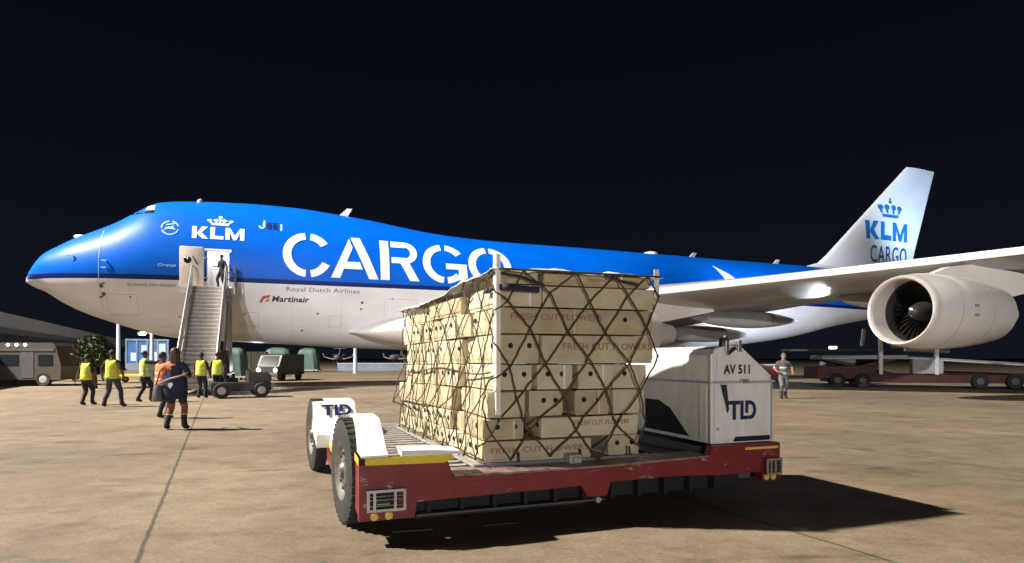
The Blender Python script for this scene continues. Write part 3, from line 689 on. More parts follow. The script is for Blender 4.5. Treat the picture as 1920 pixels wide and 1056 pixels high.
def prail(bm):
    for z in (TOP+.4, TOP+.75, TOP+1.05): tube(bm, [(.80,.08,z),(1.14,.08,z),(1.14,1.0,z)], .025, 6)
    for p in ((.80,.08),(1.14,.08),(1.14,.55),(1.14,1.0)): tube(bm, [(p[0],p[1],TOP-.02),(p[0],p[1],TOP+1.05)], .028, 6)
mk('platform_rail', M['dgrey'], STR, prail)
def col(x, y): return lambda bm: bx(bm, x-.13, x+.13, y-.13, y+.13, .85, TOP-.36, bev=.02)
for x, y in ((.86,.35),(-.70,.35)): mk('lift_column', M['grey'], STR, col(x, y), False)
def brace(bm):
    tube(bm, [(.84,-2.6,1.0),(.84,.2,TOP-.5)], .06, 8); tube(bm, [(-.9,-2.6,1.0),(-.9,.2,TOP-.5)], .06, 8); tube(bm, [(.84,.3,1.2),(-.70,.3,4.2)], .04, 6)
mk('brace', M['grey'], STR, brace)
mk('truck_chassis', M['dgrey'], STR, lambda bm: (bx(bm, -.98, 1.05, -3.9, 1.0, .42, .86, bev=.04), bx(bm, .76, 1.12, -2.9, -1.1, .86, 1.9, bev=.08)), False)
for x in (-.92, 1.0):
    for y in (-2.9, .2):
        w = mk('wheel', M['rubber'], STR, lambda bm: lathe(bm, [(-.12,.18),(-.13,.34),(-.09,.40),(.09,.40),(.13,.34),(.12,.18)], 'x', 24, (x, y, .40)))
        mk('rim', M['grey'], w, lambda bm: lathe(bm, [(-.10,.01),(-.11,.12),(-.125,.185),(.125,.185),(.11,.12),(.10,.01)], 'x', 18, (x, y, .40)))

# ================================================================== people
def seg_d(p, a, b):
    ab = b - a; t = max(0, min(1, (p-a).dot(ab)/max(ab.length_squared, 1e-9))); return (p - a - ab*t).length
def skinned(verts, edges, radii, root=0, sub=1):
    me = D.meshes.new('t'); me.from_pydata(verts, edges, []); ob = D.objects.new('t', me); COL.objects.link(ob)
    md = ob.modifiers.new('s', 'SKIN'); md.branch_smoothing = .4
    for i, r in enumerate(radii):
        sv = me.skin_vertices[0].data[i]; sv.radius = r if isinstance(r, tuple) else (r, r); sv.use_root = (i == root)
    md.use_smooth_shade = True
    m2 = ob.modifiers.new('u', 'SUBSURF'); m2.levels = sub; m2.render_levels = sub
    dg = bpy.context.evaluated_depsgraph_get(); dg.update()
    out = D.meshes.new_from_object(ob.evaluated_get(dg)); D.objects.remove(ob); D.meshes.remove(me)
    return out
def person(label, loc, rz, look, h=1.75, hands=None, feet=None, lean=0, elbows=None, group=None, headturn=0, vest=None, hair='hair', hairlong=False, chest_tilt=0, cap=None, vestlen=.86, left_sleeve=None):
    """look: materials for (skin, arms, torso, legs, shoes). Local +y is the way the person faces."""
    P = thing('person', label, 'person', loc, rz, group)
    k = h/1.75
    hands = hands or [(-.30,.05,.80), (.30,.05,.80)]; feet = feet or [(-.12,0,0), (.12,.06,0)]
    V = []; E = []; Rr = []; tagv = []
    def add(p, r, t, par=None):
        g = 1.16 if t in ('legs','torso','arms','shoes') else 1.0
        V.append(Vector(p)*k); Rr.append((r[0]*k*g, r[1]*k*g) if isinstance(r, tuple) else r*k*g); tagv.append(t)
        if par is not None: E.append((par, len(V)-1))
        return len(V)-1
    L = lean
    pel = add((0,0,.95),(.155,.12),'legs')
    wst = add((0,L*.3,1.10),(.145,.105),'torso',pel); chs = add((0,L*.75,1.30),(.165,.115),'torso',wst); ush = add((0,L,1.42),(.12,.09),'torso',chs)
    nk = add((0,L*1.1+.01,1.50),.058,'skin',ush); hb = add((0,L*1.2+.025,1.575),(.075,.085),'skin',nk); hm = add((0,L*1.25+.03,1.655),(.078,.098),'skin',hb); ht = add((0,L*1.25+.02,1.715),(.055,.07),'skin',hm)
    bones = []
    for sd, hd in zip((-1, 1), hands):
        sh = Vector((sd*.185, L*.95, 1.40)); hd = Vector(hd); d = hd - sh; ln = d.length; mx = .545
        if ln > mx: hd = sh + d*(mx/ln); d = hd - sh; ln = mx
        mid = sh + d*.52; bend = sqrt(max(0, .28**2 - (ln*.52)**2)) if ln*.52 < .28 else 0
        pol = Vector(elbows[0 if sd < 0 else 1]) if elbows else Vector((sd*.6, -.7, -.4))
        pol = pol - d.normalized()*pol.dot(d.normalized()); pol.normalize(); el = mid + pol*bend
        a = add(sh, .066,'arms',ush); b = add(el, .047,'arms',a); fd = (hd-el).normalized()
        c = add(hd - fd*.03, .030,'skin',b); side = fd.cross(Vector((0,1,0)) if abs(fd.y) < .8 else Vector((0,0,1))).normalized()
        pm = add(hd + fd*.045, (.036,.020),'skin',c)
        for fi, (o, fl) in enumerate(((-.030,.060),(-.010,.072),(.010,.068),(.030,.052))):
            cur = side.cross(fd)*(.02 if sd > 0 else -.02)
            f1 = add(hd + fd*(.085) + side*o, .0095,'skin',pm); add(hd + fd*(.085+fl*.6) + side*o + cur, .008,'skin',f1)
        t1 = add(hd + fd*.02 - side*.045, .011,'skin',c); add(hd + fd*.06 - side*.062, .009,'skin',t1)
    for sd, ft in zip((-1, 1), feet):
        ft = Vector(ft); hp = Vector((sd*.095, 0, .88)); an = ft + Vector((0, 0, .09)); d = an-hp; ln = d.length
        hl = .41; kn = hp + d*.5 + Vector((0, .08 + max(0, hl**2 - (ln*.5)**2)**.5*.8, 0))*1.0
        a = add(hp, (.098,.098),'legs',pel); b = add(hp*.5 + kn*.5, .086,'legs',a); c = add(kn, .064,'legs',b); e = add(kn*.55 + an*.45 + Vector((0,-.02,0)), .062,'legs',c); f = add(an, .05,'shoes',e)
        g = add(ft + Vector((sd*.012, .07, .055)), (.05,.045),'shoes',f); add(ft + Vector((sd*.03, .17, .042)), (.045,.036),'shoes',g)
        add(ft + Vector((0, -.05, .05)), .044,'shoes',f)
    me = skinned(V, E, Rr)
    order = ['skin','arms','torso','legs','shoes']
    for m_ in look + ([left_sleeve] if left_sleeve else []): me.materials.append(M[m_])
    segs = [(V[a], V[b], order.index(tagv[b] if not (tagv[b] == 'skin' and tagv[a] in ('torso','arms')) else tagv[b])) for a, b in E]
    bm = bmesh.new(); bm.from_mesh(me)
    for f in bm.faces:
        c = f.calc_center_median(); best = min(segs, key=lambda s: seg_d(c, s[0], s[1])); ix = best[2]
        if c.z > 1.0*k and ix == 3: ix = 2
        if ix == 0 and c.z < 1.5*k and abs(c.x) < .17*k and c.z > 1.2*k and abs(c.y - L*k) < .14*k: ix = 2
        if left_sleeve and ix == 1 and c.x < 0: ix = 5
        f.material_index = ix
    # face: nose, ears, eyes
    hc = V[hm]
    def blob(c, r, mi):
        q = bmesh.ops.create_uvsphere(bm, u_segments=8, v_segments=6, radius=1)
        for v in q['verts']: v.co = Vector((v.co.x*r[0], v.co.y*r[1], v.co.z*r[2])) + Vector(c)
        for v in q['verts']:
            for f in v.link_faces: f.material_index = mi
    blob(hc + Vector((0,.098,-.02))*k, (.014*k,.022*k,.024*k), 0)
    for sd in (-1, 1):
        blob(hc + Vector((sd*.085,-.005,-.015))*k, (.012*k,.022*k,.034*k), 0); blob(hc + Vector((sd*.032,.088,.012))*k, (.012*k,.008*k,.008*k), 4)
    blob(hc + Vector((0,.087,-.062))*k, (.024*k,.010*k,.007*k), 1)
    bm.to_mesh(me); bm.free(); me.shade_smooth(); me.name = 'body'
    body = link('body', me, None, P)
    # hair or cap
    def hr(bm):
        q = bmesh.ops.create_uvsphere(bm, u_segments=20, v_segments=14, radius=1)
        for v in q['verts']:
            x, y, z = v.co; g = 1.0
            low = -1 if hairlong else -.28
            lw = low if y > -.15 else min(low, -.70); zz = max(z, lw) if y < .25 else max(z, .30)
            wv = 1.32 if (hairlong and z < 0) else 1.06
            v.co = Vector((x*.088*wv*k, (y*.108 - .012)*k, (zz*.098 + (.0 if not hairlong else (.0 if z > 0 else z*.30)))*k)) + hc + Vector((0,-.004,.022))*k
    mk('hair', M[hair] if cap is None else M[cap], P, hr)
    if vest:
        VV = [(0,L*.12,vestlen),(0,L*.3,1.10),(0,L*.75,1.28),(0,L,1.40),(-.15,L*.95,1.415),(.15,L*.95,1.415)]
        vm = skinned([Vector(p)*k for p in VV], [(0,1),(1,2),(2,3),(3,4),(3,5)], [(.225*k,.165*k),(.215*k,.158*k),(.225*k,.162*k),(.155*k,.118*k),.082*k,.082*k], 1, 2)
        vm.materials.append(M[vest]); vm.name = 'vest'; link('vest', vm, None, P)
    return P
dk = ['skin','cloth_dark','cloth_dark','cloth_dark','shoe']
person('person in yellow high visibility vest walking at far left, dark trousers', (-13.6,19.4,0), R(-8), ['skin','cloth_dark','cloth_dark','cloth_dark','shoe'], 1.66, [(-.36,-.06,.82),(.31,.02,.82)], [(-.04,-.12,0),(.10,.16,0)], vest='hivis', lean=.05)
person('person in yellow vest standing with feet apart, hands at hips, grey trousers', (-12.3,18.75,0), R(4), ['skin','cloth_dark','cloth_dark','cloth_blue','shoe'], 1.80, [(-.30,.04,.90),(.34,.02,.92)], [(-.26,0,0),(.28,.02,0)], vest='hivis')
person('person in lime vest stretching one arm up to point towards the stairs', (-12.5,20.8,0), R(-35), ['skin','cloth_dark','hivis_lime','cloth_dark','shoe'], 1.80, [(-.30,.05,.88),(.36,.42,1.52)], [(-.12,-.18,0),(.10,.16,0)], vest='hivis_lime', elbows=[(-.6,-.7,-.2),(.5,.1,-.5)])
pc = person("person with long brown hair, orange left sleeve, navy overalls and banded trouser legs, nearest viewer", (-6.99,12.72,0), R(6), ['skin_light','cloth_navy','cloth_navy','rust_band','shoe'], 1.76, [(-.13,.30,1.08),(.13,.32,1.12)], [(-.17,0,0),(.18,.03,0)], hair='hair_brown', hairlong=True, left_sleeve='cloth_orange', elbows=[(-.8,-.3,-.8),(.8,-.3,-.8)])
def skirt(bm):
    rs = []
    for z, w, d in ((.66,.245,.150),(.76,.255,.165),(.88,.258,.172),(1.0,.25,.170),(1.10,.242,.165),(1.17,.232,.155)):
        rs.append([bm.verts.new((w*cos(2*pi*j/24)*(1+.035*sin(j*2.1)), d*sin(2*pi*j/24), z + .02*sin(j*1.3))) for j in range(24)])
    for A, B in zip(rs, rs[1:]):
        for j in range(24): bm.faces.new((A[j], A[(j+1) % 24], B[(j+1) % 24], B[j]))
mk('overall', M['cloth_navy'], pc, skirt)
mk('badge', M['white_ltr'], pc, lambda bm: prism(bm, [(-.05,1.02),(.03,1.03),(.045,.98),(-.01,.90),(-.06,.96)], 'y', -.20, -.178), False)
mk('pale_sash', M['cloth_pale'], pc, lambda bm: tube(bm, [(-.30,-.06,.98),(-.20,-.17,1.04),(0,-.20,1.12),(.18,-.17,1.17),(.28,-.05,1.24)], [.014,.02,.022,.02,.014], 8))
bag = thing('shoulder_bag', 'grey patterned bag hanging beside the person with long brown hair', 'bag', (-7.29,12.70,0), R(-14))
def bagm(bm):
    for v in bx(bm, -.07, .07, -.17, .17, .62, .98, bev=.05):
        t = (v.co.z-.62)/.36; v.co.x *= 1.25 - .5*t; v.co.y *= 1.1 - .25*t
mk('pouch', M['cloth_grey'], bag, bagm); mk('strap', M['cloth_dark'], bag, lambda bm: tube(bm, [(0,-.12,.96),(.04,-.06,1.25),(.14,0,1.43),(.08,.08,1.2),(0,.12,.96)], .014, 6))
person('person in yellow vest standing right beside the foot of the boarding stairs', (-11.45,22.7,0), R(3), dk, 1.76, [(-.30,.06,.86),(.30,.10,.86)], [(-.11,0,0),(.12,.05,0)], vest='hivis')
person('person in olive jacket and yellow vest beside the baggage tractor', (-11.05,23.2,0), R(12), ['skin','cloth_green','cloth_green','cloth_dark','shoe'], 1.78, [(-.28,.10,.9),(.26,.30,1.0)], [(-.12,0,0),(.12,.05,0)], vest='hivis')
person('person in orange vest facing the stairs just beyond the person with long brown hair', (-8.62,15.1,0), R(-20), ['skin','cloth_dark','cloth_dark','cloth_dark','shoe'], 1.70, [(-.27,.15,.92),(.26,.2,.95)], [(-.11,0,0),(.11,.05,0)], vest='hivis_orange')
person('person in grey camouflage workwear with reflective bands walking beyond the white power unit', (11.08,22.7,0), R(170), ['skin_light','grey_band','grey_band','cloth_grey','shoe'], 1.74, [(-.28,.16,1.02),(.27,.18,1.05)], [(-.10,-.18,0),(.14,.22,0)], cap='cloth_grey')
dx, dy, _ = ac_pt(9.32, 3.72)
person('person in dark uniform standing in the open aircraft doorway holding the door', (dx, dy, 5.05), R(160), ['skin','cloth_black','cloth_black','cloth_black','shoe'], 1.72, [(-.25,.1,.9),(.55,-.05,1.20)], [(-.12,-.1,0),(.12,.12,0)], elbows=[(-.7,-.5,-.2),(.1,-.2,-1)], hair='hair')

# ================================================================== pallet transporter (frame: u across the front, v away from the viewer)
TR = thing('pallet_transporter', 'low red pallet transporter with white mudguards and white power unit, carrying the flower cartons', 'pallet transporter', (-.21, 5.45, 0), R(19))
LF = -1.08; RF = 3.30; VF = -.30
def chassis(bm):
    bx(bm, -.98, 2.5, .06, 4.1, .26, .46)
    bx(bm, 2.45, 3.24, -.10, 4.1, .26, .62)
mk('chassis', M['dgrey'], TR, chassis, False)
# front beam: tall left end, low middle with a centre bracket, tall right end
def beam(bm):
    prism(bm, [(LF,.205),(-.62,.205),(-.60,.335),(.95,.36),(1.02,.25),(1.22,.25),(1.26,.375),(2.0,.385),(2.48,.36),(3.06,.36),(3.06,.27),(RF,.27),(RF,.655),(2.44,.655),(2.40,.545),(1.3,.515),(.2,.51),(-.28,.525),(-.33,.665),(LF,.665)], 'y', VF, VF+.10)
    bx(bm, LF, LF+.06, VF+.1, .02, .24, .665); bx(bm, RF-.05, RF, VF+.1, 4.1, .27, .655)
mk('front_beam', M['red'], TR, beam, False)
mk('beam_top_edge', mat('scuffed_steel_edge', (.30, .245, .225), .5, .3, var=.5, scale=9, var2=(.17,.05,.045)), TR, lambda bm: prism(bm, [(-.27,.527),(.2,.513),(1.3,.517),(2.40,.547),(2.40,.565),(1.3,.537),(.2,.533),(-.27,.545)], 'y', VF+.004, VF+.34), False)
# dark undertray with cross members behind the beam
def tray(bm):
    bx(bm, -.60, 2.9, VF+.16, VF+.2, .20, .38)
    for i in range(11):
        u = -.5 + i*.30; bx(bm, u, u+.035, VF+.06, VF+.16, .20, .37)
    bx(bm, -.62, 1.0, VF+.03, VF+.075, .185, .215)
mk('undertray', M['black'], TR, tray, False)
mk('undertray_rail', mat('grimy_steel', (.09,.07,.065), .6, var=.3, scale=8), TR, lambda bm: bx(bm, -.60, 1.2, VF+.012, VF+.028, .205, .222), False)
mk('tow_pin', M['steel'], TR, lambda bm: tube(bm, [(1.12,VF-.02,.22),(1.12,VF+.06,.22)], .03, 10))
# yellow edge bands
mk('hazard_band', M['yellow'], TR, lambda bm: (prism(bm, [(LF+.05,.667),(-.36,.655),(-.27,.70),(-.30,.725),(LF+.05,.725)], 'y', VF-.012, VF-.002), bx(bm, LF-.006, LF-.002, VF, .02, .667, .725)), False)
mk('hazard_band', M['amber'], TR, lambda bm: bx(bm, 2.84, 3.27, VF-.008, VF-.002, .60, .625), False)
# lamp clusters
def grille(u0, u1, z0, z1):
    def f(bm):
        bx(bm, u0, u1, VF-.05, VF-.03, z0, z0+.022); bx(bm, u0, u1, VF-.05, VF-.03, z1-.022, z1)
        for u in (u0, u0+.05, u1-.10, u1-.022): bx(bm, u, u+.022, VF-.052, VF-.028, z0, z1)
        for z in (z0+.05, z0+.10, z0+.13): tube(bm, [(u0,VF-.045,z),(u1,VF-.045,z)], .007, 6)
        for u in (u0+.01, u1-.02): tube(bm, [(u,VF-.04,z0+.01),(u,VF,z0+.01)], .008, 6); tube(bm, [(u,VF-.04,z1-.01),(u,VF,z1-.01)], .008, 6)
    return f
for u0, u1, z0, z1 in ((-1.02,-.70,.285,.465),(3.08,3.285,.33,.50)):
    mk('lamp_recess', M['black'], TR, lambda bm: bx(bm, u0+.02, u1-.06, VF-.015, VF-.002, z0+.01, z1-.01), False)
    mk('headlight', M['glass'], TR, lambda bm: bx(bm, u0+.05, u1-.12, VF-.028, VF-.012, z0+.03, z0+.09, bev=.006), False)
    mk('headlight_lens', mat('lamp_lens', (.62,.66,.66), .15, var=.1), TR, lambda bm: bx(bm, u0+.08, u1-.13, VF-.034, VF-.026, z0+.04, z0+.062, bev=.003), False)
    mk('lamp_guard', M['steel'], TR, grille(u0, u1, z0, z1), False)
for u, z in ((-.955,.238),(-.835,.238),(3.12,.30),(3.21,.30)):
    r_ = mk('reflector', M['amber'], TR, lambda bm: lathe(bm, [(VF-.012,.002),(VF-.016,.015),(VF-.012,.03),(VF,.036)], 'y', 14, (u,0,z)))
mk('reflector_bracket', M['red_dull'], TR, lambda bm: bx(bm, 3.08, 3.28, VF+.0, VF+.02, .255, .335), False)
# mudguards
def guard_near(bm):
    prism(bm, [(VF,.727),(.02,.727),(.02,.76)], 'x', 0, 0.001) if False else None
    prism(bm, [(VF-.01,.728),(VF-.01,.745),(-.19,.772),(.22,.985),(.36,1.0),(.75,1.0),(1.02,.80),(1.1,.56),(.06,.56),(.06,.728)], 'x', LF+.02, -.84)
g1 = mk('mudguard', M['white'], TR, guard_near, True, 25)
mk('mudguard_step', M['white'], TR, lambda bm: prism(bm, [(-.73,.728),(-.36,.728),(-.20,.722),(-.22,.748),(-.42,.765),(-.73,.775)], 'y', VF-.01, -.02), False)
def guard_far(bm):
    prism(bm, [(1.55,.70),(1.9,.73),(2.75,.72),(3.02,.93),(3.2,.96),(3.8,.96),(4.05,.8),(4.1,.56),(1.55,.56)], 'x', LF-.27, -.80)
g2 = mk('mudguard', M['white'], TR, guard_far, True, 25)
mk('sill', M['white'], TR, lambda bm: bx(bm, LF-.13, -.98, 1.0, 1.56, .56, .70, bev=.01), False)
mk('side_skirt', M['red'], TR, lambda bm: bx(bm, LF-.10, -1.0, 1.02, 2.9, .25, .56), False)
mk('side_band', M['yellow'], TR, lambda bm: bx(bm, LF-.14, LF-.105, 1.02, 2.95, .57, .625), False)
mk('side_lamp', M['amber'], TR, lambda bm: lathe(bm, [(LF-.115,.002),(LF-.112,.035),(LF-.10,.045)], 'x', 12, (0,2.7,.42)))
def g2map(x, y):
    t = y; return (x, 2.75 - .012 + .27*t, .72 + .21*t + .012)
decal('maker_lettering', place(tld(), -1.24, -.86, .30, .92), g2map, M['navy'], g2)
# road wheels
def tyre(bm, c, r, w):
    lathe(bm, [(-w*.45,r*.56),(-w*.5,r*.72),(-w*.5,r*.88),(-w*.40,r*.975),(-w*.2,r),(w*.2,r),(w*.40,r*.975),(w*.5,r*.88),(w*.5,r*.72),(w*.45,r*.56)], 'x', 48, c)
    for k in range(40):
        a = 2*pi*k/40; q = Matrix.Translation(Vector(c)) @ Matrix.Rotation(a, 4, 'X')
        bx(bm, -w*.42, w*.42, -r*.035, r*.035, r*.985, r*1.0 + .008, tf=q)
def rwheel(u, v, r=.49, w=.26, steer=0):
    wq = mk('wheel', M['rubber'], TR, lambda bm: tyre(bm, (0, 0, 0), r, w)); wq.location = (u, v, r); wq.rotation_euler = (0, 0, R(steer))
    def rim(bm):
        lathe(bm, [(-w*.30,.02),(-w*.32,r*.2),(-w*.22,r*.26),(-w*.16,r*.44),(-w*.38,r*.52),(-w*.46,r*.57),(w*.46,r*.57)], 'x', 36, (0, 0, 0))
        for k in range(8):
            a = 2*pi*k/8; tube(bm, [(-w*.36, r*.33*cos(a), r*.33*sin(a)),(-w*.18, r*.33*cos(a), r*.33*sin(a))], .017, 6)
        lathe(bm, [(-w*.52,.01),(-w*.5,r*.12),(-w*.3,r*.17)], 'x', 20, (0, 0, 0))
    mk('rim', mat('grey_rim', (.30,.28,.25), .5, .3, var=.25, scale=9) if 'rim' not in M else M['rim'], wq, rim)
M['rim'] = mat('grey_rim', (.17,.155,.135), .5, .3, var=.25, scale=9)
rwheel(-1.105, .50, .49, .15, 7); rwheel(-1.29, 3.36, .49, .18, 6)
rwheel(2.9, 3.3, .40, .24); rwheel(2.85, .75, .32, .22)
# deck and rollers
def deck(bm):
    bx(bm, -.70, 2.44, -.19, 4.1, .455, .47); bx(bm, -.72, -.66, -.02, 4.1, .478, .53); bx(bm, 2.05, 2.11, -.02, 4.1, .478, .53); bx(bm, 2.11, 2.44, -.02, 4.1, .478, .515)
mk('deck', mat('scuffed_deck', (.10,.098,.095), .5, .3, var=.5, scale=6), TR, deck, False)
M['roller'] = mat('pale_worn_roller', (.56, .53, .51), .45, .25, var=.3, scale=8)
for i in range(22):
    v = -.15 + i*.20
    mk('roller', M['roller'], TR, lambda bm: tube(bm, [(-.64 + (.32 if v < .0 else 0),v,.503),(2.03,v,.503)], .030, 10))
mk('pallet_stop', M['grey'], TR, lambda bm: (bx(bm, .92, 1.05, -.12, .01, .53, .62, bev=.01), bx(bm, .95, 1.02, -.16, -.12, .545, .60, bev=.01)), False)
def deck_bits(bm):
    bx(bm, -.55, -.35, .6, .7, .53, .545); bx(bm, 1.9, 2.02, -.10, .02, .53, .56)
mk('guide_plate', M['steel'], TR, deck_bits, False)
# power unit
PU = 2.50; PR = 3.27; V0 = -.20; V1 = 1.45
def body(bm):
    prism(bm, [(PU,.662),(PR,.662),(PR,1.345),(PR-.03,1.38),(2.90,1.645),(2.84,1.672),(2.70,1.68),(PU+.05,1.645),(PU,1.58)], 'y', V0, V1)
pu = mk('power_unit_housing', M['white'], TR, body, True, 25)
def pub(bm):   # bevelled roof front lip and seam
    bx(bm, PU-.012, PR+.012, V0-.016, V1, 1.285, 1.312, bev=.006)
mk('housing_seam', M['grey'], pu, pub, False)
def gable(bm):
    prism(bm, [(PU+.05,1.33),(PR-.03,1.33),(2.85,1.63),(2.72,1.645),(PU+.07,1.61)], 'y', V0-.014, V0-.002)
mk('gable_panel', M['white'], pu, gable, False)
mk('edge_trim', M['white'], pu, lambda bm: [tube(bm, [a, b], .016, 8) for a, b in (((PR-.01,V0,1.355),(2.88,V0,1.65)),((2.88,V0,1.65),(2.72,V0,1.675)),((2.72,V0,1.675),(PU+.04,V0,1.64)),((PU,V0,1.59),(PU,V0,.67)))])
mk('edge_trim', M['grey'], pu, lambda bm: bx(bm, PR-.002, PR+.022, V0-.01, V0+.05, .67, 1.33, bev=.006), False)
mk('intake_slot', M['black'], pu, lambda bm: (bx(bm, PU+.28, PR-.015, V0-.008, V0-.002, .675, .725)), False)
mk('front_panel', M['white'], pu, lambda bm: prism(bm, [(PU+.03,.69),(PU+.27,.69),(PU+.30,.735),(PR-.03,.735),(PR-.03,1.27),(PU+.03,1.27)], 'y', V0-.012, V0-.002), False)
mk('door_handle', M['ink'], pu, lambda bm: prism(bm, [(PU+.10,1.275),(PU+.17,1.275),(PU+.20,1.02),(PU+.185,.98),(PU+.155,1.1)], 'y', V0-.03, V0-.016), False)
mk('latch', M['steel'], pu, lambda bm: bx(bm, PU+.36, PU+.46, V0-.03, V0-.012, 1.29, 1.33, bev=.004), False)
mk('lock', M['steel'], pu, lambda bm: bx(bm, PU+.05, PU+.075, V0-.03, V0-.012, .80, .83, bev=.004), False)
mk('side_opening', M['black'], pu, lambda bm: prism(bm, [(.16,.70),(1.0,.70),(1.0,1.06),(.72,1.06),(.5,.98)], 'x', PU-.006, PU-.002), False)
for a, b in ((-.13,-.02),(1.06,1.4)): mk('side_panel', M['white'], pu, lambda bm: bx(bm, PU-.008, PU-.002, a, b, .70, 1.26), False)
mk('exhaust', M['ink'], pu, lambda bm: (tube(bm, [(2.74,V0+.12,1.65),(2.74,V0+.12,1.74),(2.77,V0+.08,1.77)], .04, 10), tube(bm, [(2.80,V0+.05,1.63),(2.86,V0-.01,1.71)], .022, 8), tube(bm, [(2.70,V0-.02,1.60),(2.78,V0-.03,1.66)], .02, 8)))
for a, b in ((2.66,1.58),(2.82,1.62)): mk('beacon_bracket', M['steel'], pu, lambda bm: bx(bm, a, a+.045, V0-.03, V0+.03, b, 1.74, bev=.005), False)
PM = lambda x, y: (x, V0-.019, y)
decal('maker_lettering', place(tld(), PU+.20, PU+.565, .905, 1.105), lambda x, y: (x, V0-.0165, y), M['navy'], pu)
decal_bm('fleet_number', text_bm('AV 511', PU+.14, PU+.48, 1.385, 1.485, 0, .035), PM, M['ink'], pu)

# ================================================================== the loaded pallet
CG = 19.0
tU = Vector((cos(R(19)), sin(R(19)), 0)); tV = Vector((-sin(R(19)), cos(R(19)), 0)); TO = Vector((-.21, 5.45, 0))
def tw(u, v, z): return TO + tU*u + tV*v + Vector((0, 0, z))
def lean(u, v, z, k=None):
    m = .075 if z < .95 else .12
    return u - m*max(0, v-.45)
pal = thing('aircraft_pallet', 'flat aluminium aircraft pallet under the stacked flower cartons', 'pallet', tuple(TO), R(19))
mk('base_sheet', M['alu'], pal, lambda bm: prism(bm, [(0,0),(1.74,0),(1.55,3.3),(-.17,3.3)], 'z', .535, .556), False)
def rim_(bm):
    pts = [(0,0),(1.74,0),(1.55,3.3),(-.17,3.3)]
    for (a, b), (c, d) in zip(pts, pts[1:] + pts[:1]): tube(bm, [(a,b,.548),(c,d,.548)], .017, 8)
mk('edge_rail', M['alu'], pal, rim_)
LAYZ = [.562,.775,.985,1.245,1.50,1.79,2.05,2.27,2.40]
LAYU = [.08,.09,.14,.20,.24,.24,.25,.25]
ORD = ['lowest','second','third','fourth','fifth','sixth','seventh','top']
NTH = ['first','second','third','fourth','fifth','sixth','seventh','eighth','ninth']
def carton(u0, u1, v0, v1, z0, z1, label, holes=None, text=None, rot=0, m='cardboard', tz=.5, sideholes=None, hole_z=.62):
    c = tw((u0+u1)/2, (v0+v1)/2, z0)
    B = thing('carton', label, 'carton', tuple(c), R(19) + rot + R(random.uniform(-.7,.7)), 'flower cartons stacked on the pallet')
    a, b, h = (u1-u0)/2 - .009, (v1-v0)/2 - .006, z1-z0-.012
    def f(bm):
        bx(bm, -a+.006, a-.006, -b+.006, b-.006, 0, h*.6, bev=.006)
        vs = bx(bm, -a, a, -b, b, h*.13, h, bev=.012)
        for v in set(vs):
            v.co += Vector((random.uniform(-.006,.006), random.uniform(-.005,.005), random.uniform(-.007,.004)))
        for hx in (holes or []):
            lathe(bm, [(-b-.002,.001),(-b-.0085,.012),(-b-.0085,.022),(-b-.002,.026)], 'y', 14, (hx*a, 0, h*hole_z), mi=1)
        for hy in (sideholes or []):
            lathe(bm, [(-a-.002,.001),(-a-.0085,.012),(-a-.0085,.024),(-a-.002,.027)], 'x', 14, (0, hy*b, h*hole_z), mi=1)
    o = mk('box', [M[m], M['black']], B, f, True, 30)
    # packing tape over the lid edge
    if random.random() < .55:
        x = random.uniform(-.5,.5)*a
        mk('packing_tape', M['protector'] if random.random() < .5 else M['cardboard_pale'], B, lambda bm: bx(bm, x-.012, x+.012, -b-.0105, -b-.004, h*.02, h*.98), False)
    if text:
        x0, x1 = text
        decal_bm('printed_lettering', text_bm('FRESH CUT FLOWERS', x0*a, x1*a, h*(tz-.12), h*(tz+.13), 0, .0), lambda x, y: (x, -b-.0125, y), M['print'], B)
    return B
MS = ['cardboard','cardboard_pale','cardboard_warm','cardboard']
def fl(k, n, extra): return f'cream carton, front face, {ORD[k]} layer, {extra}'
W_ = 1.72
# front rows: (k, u0, u1, depth, holes, text, words)
front = [
 (0, 0, 1.16, .42, None, (-.85,.92), 'long with printed lettering at the left', .55),
 (0, 1.34, W_, 1.05, [-.45,.5], None, 'short end with two holes at the right', .5),
 (1, 0, .43, 1.05, [-.3,.55], None, 'short end with two holes at the left', .5),
 (1, .58, W_-.04, .42, None, (-.35,.80), 'long with red printed lettering at the right', .68),
 (2, 0, .40, 1.05, [], None, 'short plain end at the left corner', .5),
 (2, .42, .80, 1.05, [-.15,.55], None, 'short end with two holes left of the gap', .5),
 (2, .90, 1.30, 1.05, [-.5,.35], None, 'short end with two holes right of the gap', .5),
 (2, 1.33, W_+.0, 1.05, [], None, 'short end at the right corner', .5),
 (3, 0, .40, 1.05, [-.5,.55], None, 'short end with two holes at the left corner', .5),
 (3, .43, .83, 1.05, [-.4,.4], None, 'short end second from the left corner', .5),
 (3, .87, 1.27, 1.05, [-.3], None, 'short end third from the left corner', .5),
 (3, 1.29, 1.70, 1.05, [-.3], None, 'short end at the right corner', .5),
 (4, 0, .43, 1.05, [-.45,.5], None, 'short end with two holes at the left corner', .5),
 (4, .45, W_, .42, None, (-.65,.95), 'long with printed lettering under the taped row', .6),
 (5, 0, W_-.02, .42, [.62], (-.85,.30), 'widest, printed lettering and one hole', .66),
 (6, 0, .45, 1.05, [], None, 'short plain end at the left corner', .5),
 (6, .46, W_, .42, None, None, 'long and plain without lettering', .6),
 (7, .10, .44, 1.05, [], None, 'crumpled end beside the left corner post', .5),
 (7, .47, W_-.04, .42, None, (-.2,.75), 'long with faint printed lettering', .55),
]
